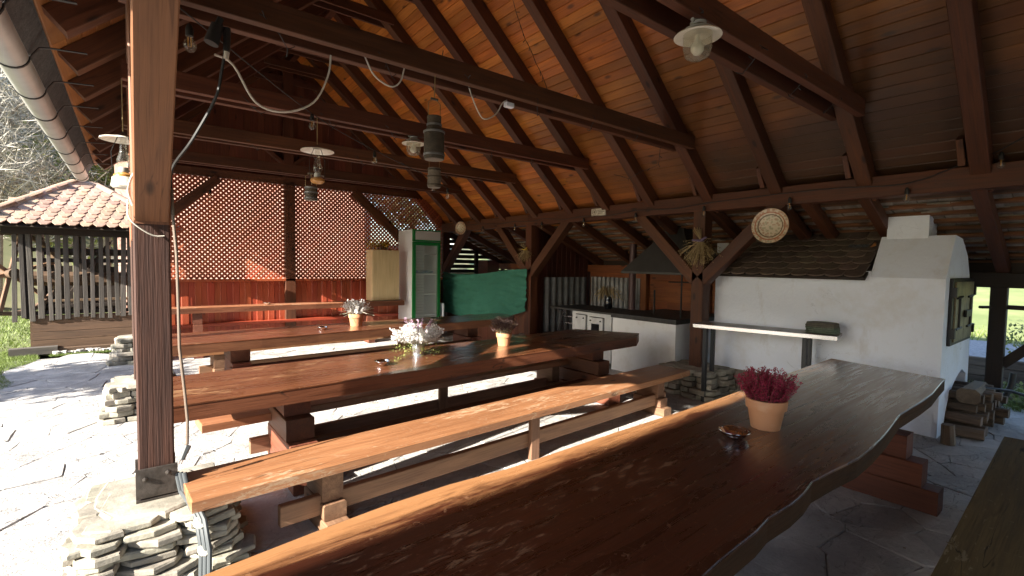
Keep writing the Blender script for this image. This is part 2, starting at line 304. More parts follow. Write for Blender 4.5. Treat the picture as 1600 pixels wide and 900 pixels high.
# ------------------------------------------------------------------ builders
ORG = {}
class MB:
    def __init__(s): s.v = []; s.f = []; s.w = []; s.p = []
    def add(s, vs, fs, ws=None, pr=None, off=True):
        o = len(s.v); pr = R_() if pr is None else pr
        s.v += [tuple(q) for q in vs]; s.f += [tuple(i + o for i in f) for f in fs]
        ws = vs if ws is None else ws
        k = V((U(0, 40), U(0, 40), U(0, 40))) if off else V((0, 0, 0))
        s.w += [tuple(V(q) + k) for q in ws]; s.p += [pr] * len(vs); return s
    def beam(s, p0, p1, w, h, up=(0, 0, 1), ch=.006, pr=None, w1=None, h1=None):
        p0, p1 = V(p0), V(p1); d = p1 - p0; L = d.length; d.normalize()
        sd_ = d.cross(V(up)); sd_.normalize(); u = sd_.cross(d)
        def prof(w, h):
            a, b, c = w / 2, h / 2, min(ch, w / 3, h / 3)
            return [(-a + c, -b), (a - c, -b), (a, -b + c), (a, b - c), (a - c, b), (-a + c, b), (-a, b - c), (-a, -b + c)]
        P0 = prof(w, h); P1 = prof(w1 or w, h1 or h)
        vs = [p0 + sd_ * x + u * y for x, y in P0] + [p1 + sd_ * x + u * y for x, y in P1]
        ws = [(0, x, y) for x, y in P0] + [(L, x, y) for x, y in P1]
        fs = [(i, (i + 1) % 8, 8 + (i + 1) % 8, 8 + i) for i in range(8)] + [tuple(range(7, -1, -1)), tuple(range(8, 16))]
        return s.add(vs, fs, ws, pr)
    def box(s, a, b, ch=.004, pr=None, grain=0):
        a, b = V(a), V(b); c = (a + b) / 2; d = b - a
        if grain == 0: return s.beam((a.x, c.y, c.z), (b.x, c.y, c.z), d.y, d.z, (0, 0, 1), ch, pr)
        if grain == 1: return s.beam((c.x, a.y, c.z), (c.x, b.y, c.z), d.x, d.z, (0, 0, 1), ch, pr)
        return s.beam((c.x, c.y, a.z), (c.x, c.y, b.z), d.x, d.y, (0, 1, 0), ch, pr)
    def tube(s, path, r, n=6, r1=None, pr=None, smooth=0):
        path = [V(p) for p in path]; m = len(path); vs = []; ws = []; L = 0; pu = None
        for i, p in enumerate(path):
            d = (path[min(i + 1, m - 1)] - path[max(i - 1, 0)]); d.normalize()
            if pu is None: pu = V((0, 0, 1)) if abs(d.z) < .9 else V((1, 0, 0))
            a = d.cross(pu)
            if a.length < 1e-4: a = d.cross(V((.3, .7, .2)))
            a.normalize(); pu = a.cross(d)
            if i: L += (p - path[i - 1]).length
            rr = r if r1 is None else r + (r1 - r) * i / (m - 1)
            for k in range(n):
                t = 2 * math.pi * k / n; vs.append(p + a * math.cos(t) * rr + pu * math.sin(t) * rr); ws.append((L, math.cos(t) * rr, math.sin(t) * rr))
        fs = [(i * n + k, i * n + (k + 1) % n, (i + 1) * n + (k + 1) % n, (i + 1) * n + k) for i in range(m - 1) for k in range(n)]
        fs += [tuple(range(n - 1, -1, -1)), tuple(range((m - 1) * n, m * n))]
        return s.add(vs, fs, ws, pr)
    def lathe(s, pr_, c=(0, 0, 0), n=20, axis=None, pr=None, cap=True):
        c = V(c); q = V((0, 0, 1)).rotation_difference(V(axis)) if axis else None; vs = []
        for r, z in pr_:
            for k in range(n):
                t = 2 * math.pi * k / n; p = V((r * math.cos(t), r * math.sin(t), z))
                vs.append(c + (q @ p if q else p))
        m = len(pr_)
        fs = [(i * n + k, i * n + (k + 1) % n, (i + 1) * n + (k + 1) % n, (i + 1) * n + k) for i in range(m - 1) for k in range(n)]
        if cap: fs += [tuple(range(n - 1, -1, -1)), tuple(range((m - 1) * n, m * n))]
        return s.add(vs, fs, None, pr)
    def prism(s, poly, z0, z1, ch=.008, pr=None, ang=0, jz=0, off=True):
        n = len(poly); cx = sum(p[0] for p in poly) / n; cy = sum(p[1] for p in poly) / n
        ca, sa = math.cos(-ang), math.sin(-ang)
        ins = []
        for i in range(n):
            x0, y0 = poly[i - 1]; x1, y1 = poly[i]; x2, y2 = poly[(i + 1) % n]
            e1 = V((x1 - x0, y1 - y0)); e2 = V((x2 - x1, y2 - y1))
            if e1.length < 1e-6 or e2.length < 1e-6: ins.append((x1, y1)); continue
            e1.normalize(); e2.normalize(); nn = V((-(e1.y + e2.y), e1.x + e2.x))
            if nn.length > 1e-6: nn.normalize()
            ins.append((x1 + nn.x * ch, y1 + nn.y * ch))
        js = [U(-jz, jz) for _ in range(n)]
        vs = [(x, y, z0) for x, y in poly] + [(x, y, z1 - ch + j) for (x, y), j in zip(poly, js)] + [(x, y, z1 + j) for (x, y), j in zip(ins, js)]
        ws = [((x - cx) * ca - (y - cy) * sa, (x - cx) * sa + (y - cy) * ca, z) for x, y, z in vs]
        fs = [tuple(range(n - 1, -1, -1)), tuple(range(2 * n, 3 * n))]
        for a in (0, n): fs += [(a + i, a + (i + 1) % n, a + n + (i + 1) % n, a + n + i) for i in range(n)]
        return s.add(vs, fs, ws, pr, off)
    def quad(s, c, ax, ay, pr=None):
        c, ax, ay = V(c), V(ax), V(ay)
        return s.add([c - ax - ay, c + ax - ay, c + ax + ay, c - ax + ay], [(0, 1, 2, 3)], None, pr, False)
    def leaf(s, c, d, up, L, W, pr=None):
        c, d = V(c), V(d); a = d.cross(V(up))
        if a.length < 1e-3: a = d.cross(V((.3, .9, .1)))
        a.normalize()
        return s.add([c, c + d * L * .45 + a * W * .5, c + d * L, c + d * L * .45 - a * W * .5], [(0, 1, 2, 3)], None, pr, False)
    def build(s, name, mat, parent=None, smooth=False, kind=None, label=None, loc=None):
        me = bpy.data.meshes.new(name)
        base = ORG.get(parent.name, V((0, 0, 0))) if parent else (V(loc) if loc else V((0, 0, 0)))
        me.from_pydata([(x - base.x, y - base.y, z - base.z) for x, y, z in s.v], [], s.f)
        a = me.attributes.new('wc', 'FLOAT_VECTOR', 'POINT'); a.data.foreach_set('vector', [c for q in s.w for c in q])
        a = me.attributes.new('pr', 'FLOAT', 'POINT'); a.data.foreach_set('value', s.p)
        me.materials.append(M[mat] if isinstance(mat, str) else mat)
        if smooth:
            me.polygons.foreach_set('use_smooth', [True] * len(me.polygons))
            try: me.set_sharp_from_angle(angle=math.radians(42))
            except Exception: pass
        me.update()
        o = bpy.data.objects.new(name, me); COL.objects.link(o)
        if parent: o.parent = parent
        else: o.location = base
        ORG[o.name] = base
        if kind: o['kind'] = kind
        if label: o['label'] = label
        return o

def thing(name, label, cat, loc=(0, 0, 0), group=None):
    o = bpy.data.objects.new(name, None); COL.objects.link(o); o.location = loc; o.empty_display_size = .1
    ORG[o.name] = V(loc); o['label'] = label; o['category'] = cat
    if group: o['group'] = group
    return o
def tag(o, label, cat, group=None):
    o['label'] = label; o['category'] = cat
    if group: o['group'] = group
    return o
def dup(root, loc, label, rot=None):
    r = root.copy(); COL.objects.link(r); r.location = loc; r['label'] = label; ORG[r.name] = V(loc)
    if rot is not None: r.rotation_euler = (0, 0, rot)
    for ch in root.children:
        c = ch.copy(); COL.objects.link(c); c.parent = r
        for g in ch.children:
            d = g.copy(); COL.objects.link(d); d.parent = c
    return r
def inst(mesh, name, parent, Mx):
    o = bpy.data.objects.new(name, mesh); COL.objects.link(o); o.parent = parent
    o.matrix_local = Matrix.Translation(-ORG[parent.name]) @ Mx
    ORG[o.name] = ORG[parent.name]; return o
def mesh_of(mb, name, mat, smooth=False):
    o = mb.build(name, mat, None, smooth); me = o.data; bpy.data.objects.remove(o); return me
def split_parts(items, limit, parent, single, stuff, mat):
    """items: (MB, centre). The ones that show largest become parts, the rest one joined part."""
    def key(it):
        q = proj(it[1])
        if q is None or not (-60 < q[0] < 1660 and -60 < q[1] < 960): return 1e6 + (V(it[1]) - CAM_P).length
        return q[2]
    items = sorted(items, key=key)
    vis = [it for it in items if key(it) < 1e6][:limit]; rest = items[len(vis):]
    for mb, c in vis: mb.build(single, mat, parent)
    if rest:
        j = MB()
        for mb, c in rest:
            o = len(j.v); j.v += mb.v; j.w += mb.w; j.p += mb.p; j.f += [tuple(i + o for i in f) for f in mb.f]
        j.build(stuff, mat, parent, kind='stuff')

# ------------------------------------------------------------------ ground
g = MB(); g.add([(-900, -900, -.10), (900, -900, -.10), (900, 900, -.10), (-900, 900, -.10)], [(0, 1, 2, 3)])
o = g.build('ground', 'meadow'); o['kind'] = 'structure'
g = MB(); g.add([(-14, -12, -.055), (-2.2, -12, -.055), (-2.2, 8.2, -.055), (-14, 8.2, -.055)], [(0, 1, 2, 3)])
g.add([(-2.2, -12, -.056), (9, -12, -.056), (9, -1.6, -.056), (-2.2, -1.6, -.056)], [(0, 1, 2, 3)])
o = g.build('courtyard', 'yard'); o['kind'] = 'structure'
paving = MB(); paving.add([(-2.6, -1.9, -.010), (8.6, -1.9, -.010), (8.6, 11.0, -.010), (-1.5, 11.0, -.010), (-1.5, 8.6, -.010), (-2.6, 8.3, -.010)], [(0, 1, 2, 3, 4, 5)])
pav = paving.build('paving', 'grout'); pav['kind'] = 'structure'
def lawn_edge(y): return -1.42 + .12 * math.sin(y * 3) + .02 * (y - 9)
def inside(x, y):
    if y > 8.4 and x < lawn_edge(y): return False
    return -2.5 < x < 8.5 and -1.8 < y < 10.9
seeds = []
gx, gy = .40, .30
for i in range(int(11 / gx) + 1):
    for j in range(int(12.7 / gy) + 1):
        x = -2.5 + i * gx + (gx / 2 if j % 2 else 0) + U(-.19, .19); y = -1.8 + j * gy + U(-.15, .15); seeds.append((x, y))
items = []
for i, (x, y) in enumerate(seeds):
    if not inside(x, y): continue
    poly = [(x - .6, y - .5), (x + .6, y - .5), (x + .6, y + .5), (x - .6, y + .5)]
    for j, (a, b) in enumerate(seeds):
        if i == j or abs(a - x) > 1.1 or abs(b - y) > .9: continue
        mx, my, nx, ny = (x + a) / 2, (y + b) / 2, a - x, b - y
        ln = math.hypot(nx, ny); nx /= ln; ny /= ln; mx -= nx * .0025; my -= ny * .0025
        out = []
        for k in range(len(poly)):
            p, q = poly[k], poly[(k + 1) % len(poly)]
            dp = (p[0] - mx) * nx + (p[1] - my) * ny; dq = (q[0] - mx) * nx + (q[1] - my) * ny
            if dp <= 0: out.append(p)
            if dp * dq < 0: t = dp / (dp - dq); out.append((p[0] + (q[0] - p[0]) * t, p[1] + (q[1] - p[1]) * t))
        poly = out
        if len(poly) < 3: break
    if len(poly) < 3: continue
    pp = []
    for k in range(len(poly)):
        p, q = poly[k], poly[(k + 1) % len(poly)]
        L = math.hypot(q[0] - p[0], q[1] - p[1])
        if L < .03: continue
        pp.append((p[0] + (q[0] - p[0]) * .05 + U(-.004, .004), p[1] + (q[1] - p[1]) * .05 + U(-.004, .004)))
        if L > .16: pp.append(((p[0] + q[0]) / 2 + U(-.007, .007), (p[1] + q[1]) / 2 + U(-.007, .007)))
        pp.append((p[0] + (q[0] - p[0]) * .95 + U(-.004, .004), p[1] + (q[1] - p[1]) * .95 + U(-.004, .004)))
    if len(pp) < 3: continue
    mb = MB(); z = U(-.002, .005); mb.prism(pp, -.03, z, .004, jz=.0015)
    items.append((mb, (x, y, 0)))
M['flagstone'] = flagstone('pale_cracked_flagstone'); split_parts(items, 295, pav, 'flagstone', 'flagstones', 'flagstone')

# ------------------------------------------------------------------ pavilion frame
PAV = thing('timber_pavilion', 'open timber pavilion with red-brown posts, tie beams, rafters and an amber boarded roof', 'pavilion', (3, 5, 0))
RY = [-3.5, -2.63, -1.77, -.9, -.03, .83, 1.69, 2.55, 3.40, 4.28, 5.10, 5.90, 6.80, 7.76, 8.63, 9.50, 10.33]
SL = .88; LS = math.sqrt(1 + SL * SL)
def zl(x): return 3.12 + SL * (x + .26)
def zr(x): return 2.62 + SL * (5.8 - x)
RX = 2.48
P = PAV
def B(name, mat, *a, label=None, **k): mb = MB(); mb.beam(*a, **k); return mb.build(name, mat, P, label=label)
# left posts
for y in (-.45, 3.283, 6.62, 9.98):
    px = .097
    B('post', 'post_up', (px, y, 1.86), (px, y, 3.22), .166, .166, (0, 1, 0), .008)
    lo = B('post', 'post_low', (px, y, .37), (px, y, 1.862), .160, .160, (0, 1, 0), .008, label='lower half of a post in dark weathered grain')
    for s in (-1, 1):
        if y < 0 and s < 0: continue
        B('brace', 'post_up', (px, y + s * .02, 1.93), (px, y + s * 1.46, 3.16), .166, .15, (1, 0, 0), .006)
# metal shoe on the nearest left post
mb = MB(); mb.box((.005, 3.188, .395), (.189, 3.20, .555), .002); mb.box((.005, 3.366, .395), (.189, 3.378, .555), .002); mb.box((.005, 3.19, .372), (.189, 3.376, .388), .002)
sh = mb.build('post_shoe', 'shoe', P)
for x, z in ((.045, .50), (.145, .515)): mb = MB(); mb.lathe([(.0, .0), (.013, .002), (.013, .012), (.0, .018)], (x, 3.188, z), 8, (0, -1, 0)); mb.build('bolt', 'shoe', sh)
B('wall_plate', 'beam', (.097, -4.3, 3.31), (.097, 10.6, 3.31), .17, .20)
# right posts, plate and braces
for y in (.0, 3.51, 6.99, 10.22):
    B('post', 'beam', (6.0, y, .33), (6.0, y, 2.42), .19, .17, (0, 1, 0), .008)
B('wall_plate', 'beam', (6.0, -4.3, 2.51), (6.0, 7.0, 2.51), .2, .21); B('wall_plate', 'beam', (6.0, 7.003, 2.51), (6.0, 10.5, 2.51), .2, .205)
for y, s in ((3.51, 1), (3.51, -1), (6.99, 1), (6.99, -1), (10.22, -1)):
    B('brace', 'beam', (5.985, y + s * .05, 1.50), (5.985, y + s * 1.02, 2.46), .15, .16, (1, 0, 0), .006)
# tie beams: a plank on either side of every other rafter
for y in (-.03, 1.69, 3.40, 5.10, 6.80, 8.63):
    for s in (-1, 1):
        yy = y + s * .105; x1 = 5.8 - (3.17 - 2.62) / SL + .16
        B('tie_beam', 'beam', (-.02, yy, 3.165), (x1, yy, 3.165), .065, .135 if s > 0 else .15, ch=.004)
# rafters, collars and cleats
for y in RY:
    o_ = .085 * LS  # half depth measured vertically
    B('rafter', 'beam', (6.12, y, zr(6.12) + o_), (RX + .02, y, zr(RX + .02) + o_), .135, .17, ch=.005)
    B('rafter', 'beam', (-.34, y + .005, zl(-.34) + o_), (RX - .02, y + .005, zl(RX - .02) + o_), .135, .17, ch=.005)
    if y > 2:
        for s in (-1, 1): B('collar_beam', 'beam', (1.9, y + s * .085, 5.16), (3.06, y + s * .085, 5.16), .034, .13, ch=.003)
    mb = MB(); mb.beam((5.83, y + .11, 2.63), (5.71, y + .115, 2.84), .05, .10, (1, 0, 0), .003); mb.build('cleat', 'beam', P)
B('ridge_beam', 'beam', (RX, -4.3, 5.50), (RX, 10.5, 5.50), .10, .16)
# roof boards
bw = .113
def boards(x_start, sign, n, zf, mat):
    for k in range(n):
        d = (k + .5) * bw; x = x_start + sign * d / LS
        off = .17 * LS + .012 * LS
        cuts = [-4.4, 10.75]
        if k % 3 == 0: cuts = [-4.4, U(3.2, 6), 10.75]
        elif k % 3 == 1: cuts = [-4.4, random.choice(RY[3:6]), random.choice(RY[8:11]), 10.75]
        else: cuts = [-4.4, random.choice(RY[4:9]), 10.75]
        for a, b in zip(cuts[:-1], cuts[1:]):
            mb = MB(); up = V((SL * (1 if sign > 0 else -1), 0, 1))
            mb.beam((x, a + .001, zf(x) + off), (x, b - .001, zf(x) + off), bw - .0006, .024, up, .0065)
            mb.build('roof_board', mat, P)
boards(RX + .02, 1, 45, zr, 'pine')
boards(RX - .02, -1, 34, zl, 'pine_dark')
# outer roof skin
mb = MB(); t0 = .205 * LS
for (xa, xb, zf) in ((RX, 6.12, zr), (RX, -.50, zl)):
    vs = []
    for x in (xa, xb):
        for y in (-4.42, 10.8):
            for dz in (0, .07): vs.append((x, y, zf(x) + t0 + dz))
    mb.add(vs, [(0, 2, 6, 4), (1, 5, 7, 3), (0, 1, 3, 2), (4, 6, 7, 5), (0, 4, 5, 1), (2, 3, 7, 6)])
mb.build('roof_covering', 'slate', P)
# eave fascia and gutter
mb = MB(); mb.beam((-.475, -4.3, 3.165), (-.475, 10.75, 3.165), .012, .23, (.42, 0, 1), .002); mb.build('eave_flashing', 'slate', P)
mb = MB(); n = 12; vs = []; ys = [-1.3] + [i * 1.0 for i in range(0, 11)] + [10.95]
gxc, gzc, gr = -.60, 3.04, .092
for y in ys:
    for r in (gr, gr - .006):
        for k in range(n + 1):
            t = math.pi + math.pi * k / n; vs.append((gxc + math.cos(t) * r, y, gzc + math.sin(t) * r))
m = 2 * (n + 1); fs = []
for i in range(len(ys) - 1):
    for k in range(n):
        fs.append((i * m + k, i * m + k + 1, (i + 1) * m + k + 1, (i + 1) * m + k))
        fs.append((i * m + n + 1 + k, (i + 1) * m + n + 1 + k, (i + 1) * m + n + 2 + k, i * m + n + 2 + k))
for i in (0, len(ys) - 1): fs += [(i * m + k, i * m + k + 1, i * m + n + 2 + k, i * m + n + 1 + k) for k in range(n)]
mb.add(vs, fs); mb.tube([(gxc - gr, -1.3, gzc), (gxc - gr, 10.95, gzc)], .008, 6); gut = mb.build('gutter', 'zinc', P, True)
for y in RY[1:]:
    yy = y + .42
    mb = MB(); pts = [(gxc + math.cos(math.pi + math.pi * k / 10) * (gr + .004), yy, gzc + math.sin(math.pi + math.pi * k / 10) * (gr + .004)) for k in range(11)]
    pts += [(gxc + gr + .05, yy, gzc + .07), (gxc + gr + .12, yy, gzc + .085), (gxc + gr + .30, yy, gzc + .10)]
    for a, b in zip(pts[:-1], pts[1:]): mb.beam(a, b, .028, .006, (0, 1, 0) if False else (0, 0, 1), .001)
    mb.build('gutter_bracket', 'blackmetal', gut)
# far gable: king post, cross beams, vertical boards
GY = 10.30
B('king_post', 'beam', (2.48, GY - .05, 3.3), (2.48, GY - .05, 5.45), .19, .12, (0, 1, 0))
B('gable_beam', 'beam', (.1, GY - .06, 3.22), (5.15, GY - .06, 3.22), .14, .15)
B('gable_beam', 'beam', (.9, GY - .02, 3.86), (4.2, GY - .02, 3.86), .10, .13)
for s in (-1, 1): B('gable_brace', 'beam', (2.48 + s * .08, GY - .05, 3.55), (2.48 + s * .62, GY - .05, 3.98), .07, .10, (0, 1, 0))
x = -.2
while x < 5.7:
    top = min(zl(x), zr(x), zl(x + .12), zr(x + .12)) + .2
    if top > 3.35:
        mb = MB(); GY2 = GY + .05 + (.006 if int(x * 100) % 24 < 12 else 0); mb.beam((x + .06, GY2, 3.28), (x + .06, GY2, top), .128, .022, (0, 1, 0), .005); mb.build('gable_board', 'gablered', P)
    x += .12

x = -.1  # unseen boarded end added behind the camera to darken the rafter sides
while x < 6.0:
    top = max(2.6, min(zl(x), zr(x), zl(x + .15), zr(x + .15)) + .2)
    mb = MB(); yy = -4.2 + (.006 if int(x * 100 + .5) % 30 < 15 else 0); mb.beam((x + .075, yy, 0), (x + .075, yy, top), .158, .024, (0, 1, 0), .005); mb.build('shade_end_board', 'darkred', P)
    x += .15
# lean-to along the right side
def zn(x): return 2.40 - .424 * (x - 6.0)
for y in RY:
    B('lean_to_rafter', 'beam', (6.0, y + .02, zn(6.0) + .06), (8.15, y + .02, zn(8.15) + .06), .11, .13, ch=.005)
B('lean_to_rafter', 'beam', (6.0, 2.27, zn(6.0) + .06), (8.15, 2.27, zn(8.15) + .06), .10, .12, ch=.005)
B('lean_to_plate', 'black_timber', (7.76, -1.2, 1.58), (7.76, 4.3, 1.58), .15, .17)
B('lean_to_plate', 'orange_wall', (7.72, 4.303, 1.61), (7.72, 10.5, 1.61), .12, .15)
for y in (.875, ):
    B('lean_to_post', 'black_timber', (7.80, y, 0), (7.80, y, 1.50), .14, .14, (0, 1, 0))
    B('lean_to_brace', 'black_timber', (7.80, y - .06, .62), (7.80, y - .85, 1.50), .10, .10, (1, 0, 0))
    B('lean_to_rail', 'black_timber', (7.80, y - .07, 1.275), (7.80, -1.2, 1.275), .05, .05)
    B('shelf_bracket', 'black_timber', (7.71, y + .06, 1.27), (7.60, y + .12, 1.27), .05, .03)
mb = MB(); mb.beam((7.80, -4.2, 1.80), (7.80, 10.5, 1.80), .02, .28, ch=.003); mb.build('eave_board', 'black_timber', PAV)
bat = [6.16 + i * .165 for i in range(12)]
tl = MB(); tl.prism([(-.078, 0), (.078, 0), (.078, .22), (-.078, .22)], -.009, .009, .003)
items = []
for bx in bat:
    mb = MB(); mb.beam((bx, -1.2, zn(bx) + .155), (bx, 10.7, zn(bx) + .155), .05, .036, (.424, 0, 1), .003); mb.build('roof_batten', 'batten', P)
    y = -1.2 + U(0, .1)
    while y < 10.6:
        wdt = U(.13, .2); t = MB(); j = U(-.012, .012)
        t.beam((bx - .17 + U(-.02, .02), y + wdt / 2, zn(bx - .17) + .172 + j), (bx + .14 + U(-.025, .02), y + wdt / 2 + U(-.004, .004), zn(bx + .14) + .212 + j + U(-.006, .006)), wdt - .006, U(.016, .024), ch=.003)
        items.append((t, (bx, y, zn(bx) + .17))); y += wdt
        t2 = None
split_parts(items, 295, P, 'roof_tile', 'roof_tiles', 'undertile')
mb = MB(); vs = []
for x in (6.13, 8.35):
    for y in (-1.3, 10.8):
        for dz in (0, .03): vs.append((x, y, zn(x) + .275 + dz))
mb.add(vs, [(0, 2, 6, 4), (1, 5, 7, 3), (0, 1, 3, 2), (4, 6, 7, 5), (0, 4, 5, 1), (2, 3, 7, 6)]); mb.build('lean_to_covering', 'slate', P)

# ------------------------------------------------------------------ lattice wall
LW = thing('lattice_wall', 'red gable wall of diagonal lattice above vertical red boards', 'wall', (3, 10.2, 0))
P = LW; LY = 10.2
def LB(name, mat, *a, **k): mb = MB(); mb.beam(*a, **k); return mb.build(name, mat, P)
LB('centre_post', 'beam', (2.48, LY - .02, .2), (2.48, LY - .02, 3.14), .19, .12, (0, 1, 0))
LB('brace', 'beam', (.2, LY - .02, 2.12), (1.28, LY - .02, 3.13), .16, .10, (0, 1, 0))
LB('brace', 'beam', (4.95, LY - .02, 2.12), (3.75, LY - .02, 3.13), .19, .10, (0, 1, 0))
LB('rail', 'redpaint', (.18, LY - .03, 1.30), (5.9, LY - .03, 1.30), .10, .05)
LB('rail', 'redpaint', (.18, LY - .045, .50), (5.9, LY - .045, .50), .09, .06)
x = .2; kb = 0
while x < 5.85:
    wd = U(.092, .108)
    if True:
        mb = MB(); kb += 1; mb.beam((x + wd / 2, LY + .03 + .007 * (kb % 2), .10), (x + wd / 2, LY + .03 + .007 * (kb % 2), 1.28), wd + .006, .022, (0, 1, 0), .006); mb.build('wall_board', 'redpaint', P)
    x += wd
def lattice(x0, x1, z0, z1):
    sp = .086; mb = MB()
    for layer, s in ((0, 1), (1, -1)):
        c = (z0 - x1) if s > 0 else (z0 + x0); end = (z1 - x0) if s > 0 else (z1 + x1)
        while c < end:
            pts = []
            if s > 0: xa, xb = max(x0, z0 - c), min(x1, z1 - c); pa, pb = (xa, xa + c), (xb, xb + c)
            else: xa, xb = max(x0, c - z1), min(x1, c - z0); pa, pb = (xa, c - xa), (xb, c - xb)
            if xb - xa > .02:
                y = LY + .012 + layer * .009
                mb.beam((pa[0], y, pa[1]), (pb[0], y, pb[1]), .039, .008, (0, 1, 0), .001)
            c += sp
    return mb.build('lattice_panel', 'lattice', P, kind='stuff')
lattice(.18, 2.385, 1.32, 3.15); lattice(2.575, 5.9, 1.32, 3.15)

# ------------------------------------------------------------------ stone piers
def stone(mb, cx, cy, z, h, rx, ry, ang):
    n = random.choice((7, 8, 9)); rs = [U(.74, 1.12) for _ in range(n)]; rings = []
    for f, zz in ((.92, 0), (1.0, .22), (.99, .8), (.93, 1.0)):
        for k in range(n):
            t = 2 * math.pi * k / n; e = abs(math.cos(t)) ** 4 + abs(math.sin(t)) ** 4
            q = f * rs[k] / e ** .25; x, y = rx * q * math.cos(t), ry * q * math.sin(t)
            rings.append((cx + x * math.cos(ang) - y * math.sin(ang), cy + x * math.sin(ang) + y * math.cos(ang), z + h * zz + U(-.003, .003)))
    fs = [(i * n + k, i * n + (k + 1) % n, (i + 1) * n + (k + 1) % n, (i + 1) * n + k) for i in range(3) for k in range(n)]
    fs += [tuple(range(n - 1, -1, -1)), tuple(range(3 * n, 4 * n))]
    mb.add(rings, fs)
def pier(label, x0, x1, y0, y1, H, layers):
    t = thing('stone_pier', label, 'pier', ((x0 + x1) / 2, (y0 + y1) / 2, 0), 'dry stone piers under the posts'); h = H / layers; cx, cy = (x0 + x1) / 2, (y0 + y1) / 2
    mb = MB(); mb.box((x0 + .08, y0 + .08, -.02), (x1 - .08, y1 - .08, H - .03)); mb.build('core', 'mortar', t)
    for L in range(layers):
        z = L * h; sh = .09 * (1 - L / layers)
        for (ax, ay, bx, by) in ((x0 - sh, y0 - sh, x1 + sh, y0 - sh), (x1 + sh, y0 - sh, x1 + sh, y1 + sh), (x1 + sh, y1 + sh, x0 - sh, y1 + sh), (x0 - sh, y1 + sh, x0 - sh, y0 - sh)):
            ln = math.hypot(bx - ax, by - ay); k = max(2, round(ln / U(.19, .28))); an = math.atan2(by - ay, bx - ax); tt = 0
            cutsr = [U(.7, 1.3) for _ in range(k)]; tot = sum(cutsr)
            for q in cutsr:
                f = (tt + q / 2) / tot; tt += q; nx, ny = -math.sin(an), math.cos(an); ins = U(.06, .10)
                mb = MB(); stone(mb, ax + (bx - ax) * f + nx * ins, ay + (by - ay) * f + ny * ins, z + U(-.006, .006), h * U(.8, .98), ln * q / tot * U(.5, .6), U(.085, .14), an + U(-.25, .25)); mb.build('stone', 'stone', t)
    for k in range(3):
        mb = MB(); stone(mb, cx + U(-.1, .1), cy + U(-.08, .08), H - .045 + k * .004, .05, (x1 - x0) * U(.34, .46), (y1 - y0) * U(.34, .46), U(0, 3)); mb.build('stone', 'stone', t)
    return t
pier('nearest pier of pale flat stones, under the post with the steel shoe', -.20, .40, 2.98, 3.62, .36, 9)
pier('pier of flat stones half hidden behind the nearest post, second along the path', -.16, .36, 6.34, 6.92, .36, 6)
pier('small round pier of stacked stones at the path end by the slatted hut', -.15, .32, 9.72, 10.25, .40, 6)
pier('shaded stone pier under the post between the grill and the steel-legged table', 5.68, 6.30, 3.20, 3.90, .34, 5)
pier('low stone pier under the post beside the green tarpaulin', 5.75, 6.25, 6.75, 7.25, .32, 5)

# ------------------------------------------------------------------ tables and benches
def wavy(x0, y0, x1, y1, amp, n=12, ph=0):
    r = []
    for i in range(n + 1):
        t = i / n; r.append((x0 + (x1 - x0) * t, y0 + (y1 - y0) * t + amp * (math.sin(t * 9 + ph) * .6 + math.sin(t * 23 + ph * 2) * .4)))
    return r
def leg_stack(t, cx, y0, y1, ztop, w, mat, n=4, step=.10, rise=0):
    h = (ztop - rise) / n
    for k in range(n):
        mb = MB(); e = step * (n - 1 - k)
        mb.beam((cx + U(-.01, .01), y0 - e, rise + h * (k + .5)), (cx + U(-.01, .01), y1 + e * .6, rise + h * (k + .5)), w * U(.95, 1.03), h - .006, ch=.006); mb.build('leg_block', mat, t)
def table(label, poly, z, th, legs, mat, legmat, stretch=None, w=.2, nb=4, step=.09):
    cx = sum(p[0] for p in poly) / len(poly); cy = sum(p[1] for p in poly) / len(poly)
    t = thing('plank_table', label, 'table', (cx, cy, 0), 'long slab tables under the pavilion')
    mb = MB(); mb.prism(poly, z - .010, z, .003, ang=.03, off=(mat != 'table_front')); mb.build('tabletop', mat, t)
    pin = [(x + (cx - x) * .0015, y + (cy - y) * .006) for x, y in poly]
    mb = MB(); mb.prism(pin, z - th, z - .0105, .001, ang=.03); mb.build('slab_edge', 'bark_edge' if mat == 'table_front' else 'table_side', t)
    for (x, a, b) in legs: leg_stack(t, x, a, b, z - th, w, legmat, nb, step)
    for s in (stretch or []):
        mb = MB(); mb.beam(*s, .12, .14); mb.build('stretcher', legmat, t)
    return t
near = [(1.0, .71), (1.31, .72), (1.41, .728), (1.52, .732), (1.67, .737), (1.79, .752), (1.97, .746), (2.11, .754), (2.25, .775), (2.45, .764), (2.70, .743), (2.96, .75), (3.28, .774), (3.76, .825), (4.25, .821), (4.59, .827), (5.0, .86), (5.307, .881)]
far = [(5.52, 1.785), (5.0, 1.77), (4.54, 1.752), (4.0, 1.725), (3.53, 1.702), (3.1, 1.68), (2.65, 1.668), (2.05, 1.665), (1.6, 1.65), (1.31, 1.641), (1.0, 1.663), (.72, 1.655), (.49, 1.632), (.29, 1.606), (.1, 1.58)]
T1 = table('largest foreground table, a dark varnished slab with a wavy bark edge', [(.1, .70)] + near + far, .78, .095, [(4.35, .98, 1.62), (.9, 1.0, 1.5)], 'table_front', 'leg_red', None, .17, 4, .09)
T2 = table('dark slab table holding the white flowers in a tin', wavy(.17, 3.55, 5.0, 3.77, .012, 14, 1) + [(5.33, 3.98)] + wavy(4.9, 4.74, .2, 4.47, .015, 14, 2), .78, .11, [(.98, 3.85, 4.25), (4.55, 4.0, 4.5)], 'table', 'leg_red', [((1.0, 3.95, .18), (4.5, 4.12, .18))], .2)
